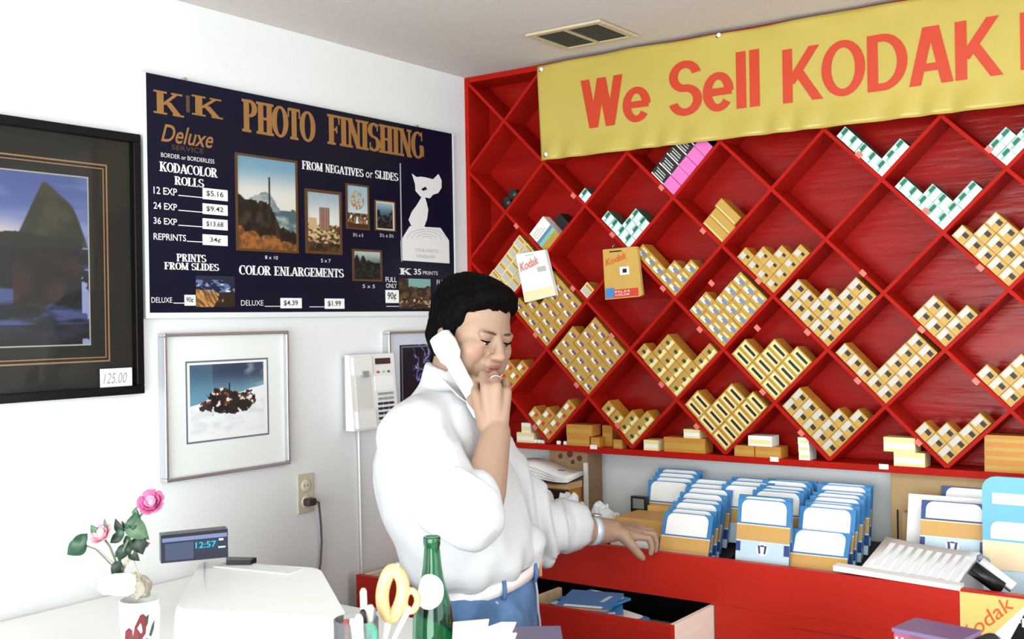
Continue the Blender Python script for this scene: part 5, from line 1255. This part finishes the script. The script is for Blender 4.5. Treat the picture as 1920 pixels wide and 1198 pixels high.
# green bottle
bc = at(812, 1150, 1.75); bot = thing('bottle', 'green glass bottle with a round white neck label on the front desk', 'bottle', (bc.x, bc.y, ZD))
k_ = 1.75/FPX                                # metres per photo pixel at the bottle
zl = lambda py: at(812, py, 1.75).z-ZD
prof = [(.0, .002), (.028, .002), (.0325, .008), (.0330, .02), (.0330, zl(1190)), (.0322, zl(1165)), (.0290, zl(1135)), (.0235, zl(1110)), (.0180, zl(1085)), (.0148, zl(1062)), (.0132, zl(1040)), (.0122, zl(1026)), (.0124, zl(1024)), (.0136, zl(1020)), (.0138, zl(1008)), (.0128, zl(1005.5))]
inn = [(max(.0005, r-.0028), z+(.0025 if n < 3 else 0)) for n, (r, z) in enumerate(prof)][::-1]
inn[0] = (prof[-1][0]-.0025, prof[-1][1]); inn[-1] = (.0005, .0055)
m = MB().lathe([(.0005, .002)]+prof[1:]+inn, (0, 0, 0), 40, 0, False)
m.build('glass', mat('bottle_glass', (76, 178, 132), 0.03, trans=1.0, ior=1.45), bot, local=True)
def br_(z):
    for a, b in zip(prof, prof[1:]):
        if a[1] <= z <= b[1]: return a[0]+(b[0]-a[0])*(z-a[1])/(b[1]-a[1])
    return .033
zc_, ang0 = zl(1103), math.atan2(CAM[1]-bc.y, CAM[0]-bc.x)-.28
vs, fs = [], []; NA, NR = 28, 6
for j in range(NR+1):
    for i in range(NA):
        q = .026*j/NR; z = zc_+q*math.sin(2*PI*i/NA); r = br_(z)+.0006; a = ang0+q*math.cos(2*PI*i/NA)/max(r, .02); vs.append((r*math.cos(a), r*math.sin(a), z))
for j in range(NR):
    for i in range(NA): fs.append((j*NA+i, j*NA+(i+1) % NA, (j+1)*NA+(i+1) % NA, (j+1)*NA+i))
MB().add(vs, fs, 0, True).build('label', M_paper, bot, local=True)

# cash register with its customer display
A, B, C2, D2 = at(372, 1048, 2.33), at(605, 1063, 2.24), at(662, 1168, 1.84), at(320, 1150, 1.92)
rg = thing('cash_register', 'white cash register with a sloping top on the front desk', 'register', ((A.x+C2.x)/2, (A.y+C2.y)/2, ZD))
m = MB(); cen = (A+B+C2+D2)/4; zt = 1.172; rings = []
for z, s in ((ZD, 1.0), (zt-.04, 1.0), (zt-.012, .985), (zt, .95)):
    ring_ = []
    cs = [A, B, C2, D2]
    for i in range(4):
        p0, p1, p2 = cs[i-1], cs[i], cs[(i+1) % 4]
        for t in range(5):
            f = t/4; e0 = p1.lerp(p0, .10); e1 = p1.lerp(p2, .10); q = e0.lerp(p1, f).lerp(p1.lerp(e1, f), f); q = cen+(q-cen)*s; ring_.append(Vector((q.x, q.y, z)))
    rings.append(ring_)
m.loft(rings, 0, True, False).build('housing', mat('register_white', (242, 242, 240), 0.4), rg)
s0, s1 = at(383, 1052, 2.3), at(383, 1120, 2.05)
MB().tube([Vector((s0.x, s0.y, zt+.0004)), Vector((s1.x, s1.y, zt+.0004))], .0016, 6).build('seam', mat('seam_grey', (196, 196, 198), 0.5), rg)
rp = MB()
a, b = at(430, 1049, 2.30), at(570, 1061, 2.22); u = flat(b-a); v = Vector((-u.y, u.x, 0))
MB().prism([Vector((a.x, a.y, zt+.0002)), Vector((b.x, b.y, zt+.0002)), Vector((b.x, b.y, zt+.0002))-v*.05, Vector((a.x, a.y, zt+.0002))-v*.05], (0, 0, .002)).build('printer_lid', mat('lid_mint', (222, 230, 226), 0.5), rg)
dp = thing('customer_display', 'dark blue customer display with cyan digits standing on the cash register', 'display', at(364, 1050, 2.26))
bl, br2, tl = at(302, 1052, 2.20), at(428, 1049, 2.25), at(301, 1007, 2.20); bl.z = br2.z = (bl.z+br2.z)/2; tl = bl+Vector((0, 0, tl.z-bl.z+.003)); tr = br2+(tl-bl)+Vector((0, 0, .002))
ex = (br2-bl).normalized(); nf = Vector((ex.y, -ex.x, 0)).normalized()        # towards the camera
M_dn = mat('display_navy', (30, 34, 52), 0.3)
MB().prism([bl, br2, tr, tl], -nf*.035).build('display_case', M_dn, dp)
def dq(u0, v0, u1, v1, g=.0006):
    f = lambda u, v: bl.lerp(br2, u).lerp(tl.lerp(tr, u), v)+nf*g
    return [f(u0, v0), f(u1, v0), f(u1, v1), f(u0, v1)]
MB().quad(dq(.0, .90, 1, 1)).build('top_edge', mat('display_edge', (20, 26, 36), 0.3), dp)
MB().quad(dq(.02, .74, .985, .88)).build('pale_strip', mat('display_strip', (104, 114, 150), 0.35), dp)
MB().quad(dq(.06, .08, .48, .68)).build('grey_window', mat('display_grey', (58, 68, 92), 0.25), dp)
MB().quad(dq(.50, .36, .84, .70)).build('digit_window', mat('digit_window', (26, 50, 66), 0.2), dp)
f = lambda u, v: bl.lerp(br2, u).lerp(tl.lerp(tr, u), v)+nf*.0016
fit(text_geo('12:57', 0, .012), f(.51, .42), f(.82, .42), f(.51, .64)).build('digits', mat('digit_glow', (40, 140, 170), 0.4, emit=(70, 180, 215), estr=0.35), dp)
MB().quad(dq(.86, .62, .93, .70, .001)).build('mark', mat('mark_pale', (170, 190, 200), 0.4), dp); MB().quad(dq(.85, .36, .96, .42, .001)).build('mark', mat('mark_pale', (170, 190, 200), 0.4), dp)
fo = thing('metal_bar', 'flat dark bar reaching right from the customer display across the register', 'bar', at(450, 1048, 2.3))
p = [at(424, 1050, 2.262), at(470, 1056, 2.258), at(481, 1047, 2.29), at(424, 1040, 2.30)]; zb = zt+.0008
MB().prism([Vector((q.x, q.y, zb)) for q in p], (0, 0, .010)).build('bar', M_black, fo)
MB().prism([Vector((q.x, q.y, zb+.0101)) for q in [p[0].lerp(p[2], .05), p[1].lerp(p[3], .05), p[2].lerp(p[0], .05), p[3].lerp(p[1], .05)]], (0, 0, .0008)).build('bar_top', M_dn, fo)

# vase with roses
vc = at(262, 1126, 1.92); va = thing('vase', 'white vase printed with dark red tulips on the front desk', 'vase', (vc.x, vc.y, ZD))
hv = at(262, 1123, 1.92).z-ZD; rv = .0345
M_vs = mat('vase_white', (226, 232, 228), 0.3)
MB().lathe([(rv*.80, 0), (rv*.86, hv*.3), (rv*.95, hv*.7), (rv, hv), (rv-.003, hv), (rv*.9-.003, hv*.6), (rv*.78, .006), (.001, .005)], (0, 0, 0), 32, 0, False).build('pot', M_vs, va, local=True)
ca_ = math.atan2(CAM[1]-vc.y, CAM[0]-vc.x)
def vpatch(nm, pts, m):
    q = []
    for du, dv in pts:
        z = hv-dv; r = rv*(.80+.2*z/hv)+.0012; a = ca_+du/rv*1.02; q.append((r*math.cos(a), r*math.sin(a), z))
    MB().add(q, [tuple(range(len(q)))]).build(nm, m, va, local=True)
kv = 1.92/FPX
mr_, mgx = mat('tulip_red', (104, 28, 36), 0.4), mat('tulip_green', (44, 66, 52), 0.4)
for nm, P_, mm in (('tulip', [(247, 1190), (252, 1165), (262, 1144), (268, 1142), (274, 1150), (272, 1180), (262, 1194)], mr_), ('tulip', [(229, 1192), (232, 1174), (241, 1167), (248, 1172), (248, 1188), (240, 1195)], mr_), ('tulip_leaf', [(270, 1150), (278, 1144), (276, 1162), (272, 1170)], mgx), ('tulip_leaf', [(278, 1184), (284, 1166), (291, 1156), (289, 1174), (283, 1188)], mgx), ('tulip_leaf', [(242, 1198), (262, 1192), (276, 1188), (276, 1204), (246, 1206)], mgx)):
    vpatch(nm, [((px-262)*kv, (py-1123)*kv) for px, py in P_], mm)
rp_ = thing('rose_plant', 'potted rose with a deep pink and a pale pink bloom in the tulip vase', 'plant', (vc.x, vc.y, ZD+hv))
W = lambda px, py, d=0.0: at(px, py, 1.92+d)
wrap = crumple('paper_wrap', W(224, 1096, .0), (.040, .032, .020), .22, 1.5, M_paper, None, None, 3)
def adopt(o, par):
    o.location = o.location-offset(par); o.parent = par; return o
adopt(wrap, rp_)
rb = crumple('ribbon', W(262, 1104, .0), (.020, .018, .022), .25, 1.5, mat('ribbon_grey', (150, 142, 130), 0.7), None, None, 8); adopt(rb, rp_)
m_st = mat('rose_stem', (92, 108, 84), 0.6); m_wd = mat('dry_stem', (168, 156, 134), 0.7)
for P_, r_, mm in (([(224, 1084), (222, 1060), (232, 1030), (246, 1000), (256, 975), (276, 952)], .0022, m_st), ([(222, 1080), (216, 1050), (206, 1025), (194, 1008)], .0020, m_st), ([(226, 1080), (238, 1050), (252, 1030)], .0026, m_wd), ([(232, 1062), (248, 1046), (262, 1084)], .0018, m_wd), ([(214, 1056), (196, 1042), (184, 1030)], .0011, m_wd), ([(220, 1070), (180, 1030), (150, 1018)], .0012, m_st), ([(250, 1076), (266, 1092), (276, 1106)], .0055, m_wd)):
    MB().tube([W(px, py, .004*math.sin(k*2)) for k, (px, py) in enumerate(P_)], r_, 7).build('stem', mm, rp_)
m_lf = mat('leaf_dark', (34, 74, 50), 0.4, var=0.2, vscale=60); m_l2 = mat('leaf_mid', (74, 104, 72), 0.45, var=0.2, vscale=60); m_l3 = mat('leaf_deep', (26, 44, 30), 0.5)
def leaf(base, tip, wd, mm, tw=0.0, cup=.25, dd=(0, 0)):
    a, b = W(*base, dd[0]), W(*tip, dd[1]); t = b-a; L_ = t.length; t = t.normalized(); s_ = t.cross(VF).normalized(); s_ = (s_*math.cos(tw)+VF*math.sin(tw)).normalized(); n_ = t.cross(s_)
    vs, fs = [], []; N = 7; w_ = wd*1.92/FPX
    for i in range(N+1):
        u = i/N; h = w_*(math.sin(PI*u**.8))*(1-.25*u); c = a+t*L_*u+n_*(.10*L_*math.sin(PI*u))
        vs += [c-s_*h+n_*cup*h, c, c+s_*h+n_*cup*h]
    for i in range(N):
        for q in (0, 1): fs.append((3*i+q, 3*i+q+1, 3*i+q+4, 3*i+q+3))
    o = MB().add(vs, fs, 0, True).build('leaf', mm, rp_); o.modifiers.new('t', 'SOLIDIFY').thickness = .0007
for L_ in (((162, 1012), (126, 1040), 19, m_lf, .2), ((164, 1000), (134, 1042), 15, m_lf, -.2), ((238, 975), (280, 1012), 21, m_l2, .2), ((246, 1002), (258, 956), 17, m_lf, -.3), ((232, 1000), (216, 972), 11, m_l3, .3), ((250, 996), (228, 976), 11, m_lf, .6), ((232, 1002), (206, 1018), 11, m_l3, -.3), ((238, 1018), (222, 1052), 13, m_l3, .2), ((256, 1004), (268, 1040), 18, m_l3, .1), ((268, 1022), (282, 1018), 7, mat('leaf_maroon', (84, 48, 48), 0.5), .1), ((226, 1050), (210, 1080), 12, m_l3, .3), ((226, 1056), (232, 1082), 9, m_l3, -.4), ((184, 1000), (170, 984), 9, m_l2, .2), ((200, 990), (196, 972), 4, m_l2, .2), ((246, 1016), (248, 1046), 12, m_l3, .5), ((252, 968), (256, 950), 6, m_l2, .1), ((240, 990), (262, 976), 12, m_l3, .4), ((236, 1004), (252, 1024), 14, m_l3, -.5), ((230, 1030), (216, 1044), 10, m_lf, .4), ((244, 1030), (262, 1052), 12, m_l3, -.2), ((222, 1012), (232, 986), 10, m_lf, .1)):
    leaf(*L_)
def rose(c, r, mo, mi_, nm, tilt):
    ro = MB().ell(c, (r*.34, r*.34, r*.42), None, 12, 8).build(nm, mi_, rp_); cc = Vector(c); R = Matrix.Rotation(tilt[0], 3, 'X') @ Matrix.Rotation(tilt[1], 3, 'Y')
    for lay, (n_, rr, op, hh_) in enumerate(((3, .45, .10, .9), (4, .70, .30, .95), (5, 1.0, .65, .85))):
        for k in range(n_):
            a0 = 2*PI*(k+.4*lay)/n_; vs, fs = [], []; N = 5
            for j in range(N+1):
                for i in range(N+1):
                    u, v_ = (i/N-.5), j/N; sp = (2.4/n_)*1.9*math.sin(PI*(.22+.56*v_)); a = a0+u*sp*1.6; rad = r*rr*(.25+.75*v_**.7)*(1+.18*op*v_**3)
                    z = r*hh_*(v_-.42)-r*.35*op*v_**3+r*.05*math.sin(u*9+k)
                    vs.append(cc+R @ Vector((rad*math.cos(a), rad*math.sin(a), z)))
            for j in range(N):
                for i in range(N): fs.append((j*(N+1)+i, j*(N+1)+i+1, (j+1)*(N+1)+i+1, (j+1)*(N+1)+i))
            o = MB().add(vs, fs, 0, True).build('petal', mo if lay else mi_, ro); o.modifiers.new('t', 'SOLIDIFY').thickness = .0006
rose(W(284, 943), .0215, mat('rose_deep', (196, 92, 140), 0.5, var=0.2, vscale=50), mat('rose_heart', (232, 150, 186), 0.5), 'rose', (.9, .5))
rose(W(191, 1004, -.004), .0195, mat('rose_pale', (226, 160, 176), 0.5, var=0.1, vscale=50), mat('rose_blush', (242, 204, 206), 0.5), 'rose', (.8, .1))

# pen cup and what stands in it
pcx = at(668, 1198, 1.62); cup = thing('pen_cup', 'clear white pen cup crowded with pens on the front desk', 'cup', (pcx.x, pcx.y, ZD))
hc = at(668, 1160, 1.62).z-ZD; kc = 1.62/FPX
MB().lathe([(.030, 0), (.033, hc), (.0308, hc), (.0285, .004), (.001, .004)], (0, 0, 0), 28, 0, False).build('cup_wall', mat('cup_clear', (246, 248, 250), 0.05, trans=0.92, ior=1.15), cup, local=True)
def pen(px0, py0, px1, py1, r, mm, capm, lb, d=0.0, cl=.3):
    tip, bot_ = at(px0, py0, 1.62+d), at(px1, py1, 1.62+d); bz = ZD+.012
    ax = (tip-bot_).normalized(); L_ = (tip.z-bz)/max(.2, ax.z); base_ = tip-ax*L_
    base_ = Vector((pcx.x+max(-.017, min(.017, base_.x-pcx.x)), pcx.y+max(-.017, min(.017, base_.y-pcx.y)), bz)); ax = (tip-base_).normalized(); L_ = (tip-base_).length
    t = thing('pen', lb, 'pen', base_)
    MB().tube([base_, base_+ax*L_*(1-cl)], r, 10).build('barrel', mm, t); MB().tube([base_+ax*L_*(1-cl), base_+ax*(L_-r), tip], [r*1.15, r*1.12, r*.6], 10).build('cap', capm, t)
m_wp = mat('pen_white', (238, 238, 234), 0.35)
pen(681, 1103, 684, 1190, .0045, m_wp, mat('pen_cream', (240, 222, 206), 0.4), 'tall white pen rising highest from the pen cup', .010)
pen(650, 1162, 646, 1198, .0062, mat('pen_brown', (112, 76, 68), 0.4), mat('pen_maroon', (150, 70, 70), 0.4), 'thick red brown marker at the left of the pen cup', -.012, .15)
pen(660, 1160, 668, 1198, .0040, mat('pen_peach', (236, 206, 186), 0.4), m_wp, 'peach pen beside the brown marker in the pen cup', -.018)
pen(672, 1152, 682, 1198, .0055, m_wp, m_wp, 'fat white pen leaning left in the middle of the pen cup', -.020)
pen(680, 1142, 686, 1170, .0042, M_black, M_black, 'black pen behind the fat white pen in the cup', .004)
pen(694, 1134, 698, 1170, .0056, m_wp, mat('pen_cream', (240, 222, 206), 0.4), 'white marker with a cream cap at the back of the pen cup', .012)
pen(697, 1172, 700, 1198, .0075, mat('pen_sky', (70, 156, 206), 0.4), mat('pen_green', (70, 170, 140), 0.4), 'blue highlighter with a green cap in the pen cup', -.010, .25)
pen(632, 1172, 630, 1198, .0052, mat('pen_ice', (206, 218, 226), 0.3), mat('pen_navy', (34, 40, 66), 0.4), 'pale pen with a navy cap at the left rim of the cup', .0, .3)
pen(703, 1140, 708, 1190, .0016, mat('pen_slate', (90, 96, 120), 0.4), mat('pen_slate', (90, 96, 120), 0.4), 'thin slate pencil at the right rim of the pen cup', .004)
# scissors, orange handles up
sc = thing('scissors', 'scissors with big orange handles standing handles up beside the green bottle', 'scissors', at(742, 1190, 1.66))
m_or = mat('handle_orange', (222, 188, 132), 0.35, var=0.22, vscale=40, sss=0.2)
Q = lambda px, py, d=0.0: at(px, py, 1.66+d)
def loopring(pts, r, nm, m, fl=None):
    P_ = [Q(*p) for p in pts]; n = len(P_); out = []
    for i in range(n):                                   # smooth closed loop
        for t in (0, .25, .5, .75):
            a, b, c, d = P_[i-1], P_[i], P_[(i+1) % n], P_[(i+2) % n]
            out.append(.5*((2*b)+(c-a)*t+(2*a-5*b+4*c-d)*t*t+(3*b-a-3*c+d)*t**3))
    rg = []; N = len(out)
    for i in range(N):
        tg = (out[(i+1) % N]-out[i-1]).normalized(); a = tg.cross(VF).normalized(); b = tg.cross(a)
        rg.append([out[i]+a*r*math.cos(2*PI*k/10)+b*r*1.1*math.sin(2*PI*k/10) for k in range(10)])
    return MB().loft(rg+[rg[0]], 0, False).build(nm, m, sc)
loopring([(738, 1068), (752, 1082), (756, 1108), (748, 1138), (733, 1158), (720, 1142), (717, 1112), (726, 1080)], .0100, 'handle', m_or)
loopring([(770, 1107), (780, 1114), (783, 1128), (776, 1143), (766, 1145), (759, 1134), (760, 1117)], .0052, 'handle', m_or)
MB().capsule(Q(730, 1160), Q(718, 1215), .0085, .006, 10, 0, .6).build('blade', mat('blade_steel', (232, 230, 226), 0.3, metal=0.3), sc)
MB().capsule(Q(764, 1146), Q(730, 1215), .0085, .006, 10, 0, .6).build('blade', mat('blade_steel', (232, 230, 226), 0.3, metal=0.3), sc)
MB().capsule(Q(718, 1215), Vector((Q(724, 1215).x, Q(724, 1215).y, ZD+.004)), .006, .002, 10, 0, .6).build('blade', mat('blade_steel', (232, 230, 226), 0.3, metal=0.3), sc)
MB().ell(Q(746, 1061), (.005, .005, .006)).build('handle_end', mat('end_grey', (150, 146, 150), 0.4), sc)

# desk clutter at the lower edge of the picture
def slab_(nm, px, d, m, lb, cat, th=.004, zb=ZD+.0005, par=None):
    pts = [at(p[0], p[1], d+(p[2] if len(p) > 2 else 0)) for p in px]
    o = MB().prism(pts, -VF*th).build(nm, m, par); tag(o, lb, cat); return o
slab_('cream_card', [(846, 1260), (902, 1256), (917, 1160), (850, 1166)], 1.72, mat('cream_paper', (238, 232, 212), 0.7), 'cream card standing on the desk right of the green bottle', 'card')
slab_('white_sheet', [(846, 1270), (925, 1262), (968, 1166), (940, 1166), (850, 1197)], 1.69, M_paper, 'white paper sheet leaning before the cream card', 'paper')
slab_('white_sheet', [(846, 1275), (940, 1272), (969, 1186), (900, 1190), (850, 1212)], 1.66, M_paper, 'lower white paper sheet in front of the leaning one by the bottle', 'paper')
lo = at(895, 1262, 1.70)
tag(MB().span((lo.x-.075, lo.y-.07, ZD+.0003), (lo.x+.07, lo.y+.05, ZD+.048), bev=.003).build('card_box', M_cardb), 'low card box on the desk that holds the papers by the bottle', 'box')
ba, bb = at(955, 1206, 1.70), at(1056, 1208, 1.70)
bf = thing('blue_case', 'blue purple case on the desk at the bottom edge, below his jeans', 'case', ((ba.x+bb.x)/2, (ba.y+bb.y)/2, ZD))
u = flat(bb-ba); v = Vector((-u.y, u.x, 0)); zc = ba.z
MB().prism([Vector((q.x, q.y, ZD+.0005)) for q in (ba, bb, bb+v*.09, ba+v*.09)], (0, 0, zc-ZD-.004)).build('case_body', mat('case_blue', (62, 66, 128), 0.4, var=.15, vscale=18), bf)
MB().prism([Vector((q.x, q.y, zc-.0034)) for q in (ba-v*.002, bb-v*.002, bb+v*.092, ba+v*.092)], (0, 0, .0034)).build('case_lid', mat('case_slate', (104, 100, 132), 0.4), bf)
pa, pb = at(1676, 1181, 1.62), at(1800, 1197, 1.55)
pu = thing('plastic_box', 'clear purple tinted plastic box with pink print at the bottom right', 'box', ((pa.x+pb.x)/2, (pa.y+pb.y)/2, ZD))
u = flat(pb-pa); v = Vector((-u.y, u.x, 0)); zp = (pa.z+pb.z)/2
MB().prism([Vector((q.x, q.y, ZD+.0005)) for q in (pa, pb, pb+v*.07, pa+v*.07)], (0, 0, zp-ZD-.006)).build('box_body', mat('box_mauve', (140, 70, 92), 0.25, var=.3, vscale=30), pu)
MB().prism([Vector((q.x, q.y, zp-.0054)) for q in (pa-v*.002-u*.002, pb-v*.002, pb+v*.072, pa+v*.072-u*.002)], (0, 0, .0054)).build('box_lid', mat('box_lilac', (104, 88, 128), 0.2), pu)
for k, (a, b) in enumerate(((.03, .06), (.12, .15), (.3, .33))): MB().prism([Vector((pa+u*(pb-pa).length*t-v*.001).xy.to_3d())+Vector((0, 0, z)) for t, z in ((a, ZD+.05), (b, ZD+.05), (b, zp-.012), (a, zp-.012))], v*.0006).build('pink_print', mat('print_pink', (236, 190, 204), 0.4), pu)
pq = at(1852, 1200, 1.47)
crumple('black_pouch', (pq.x, pq.y, ZD+.066), (.046, .036, .116), .05, 1.2, M_black, 'tall black rounded pouch on the desk at the bottom right, before the film decal', 'pouch', 4)
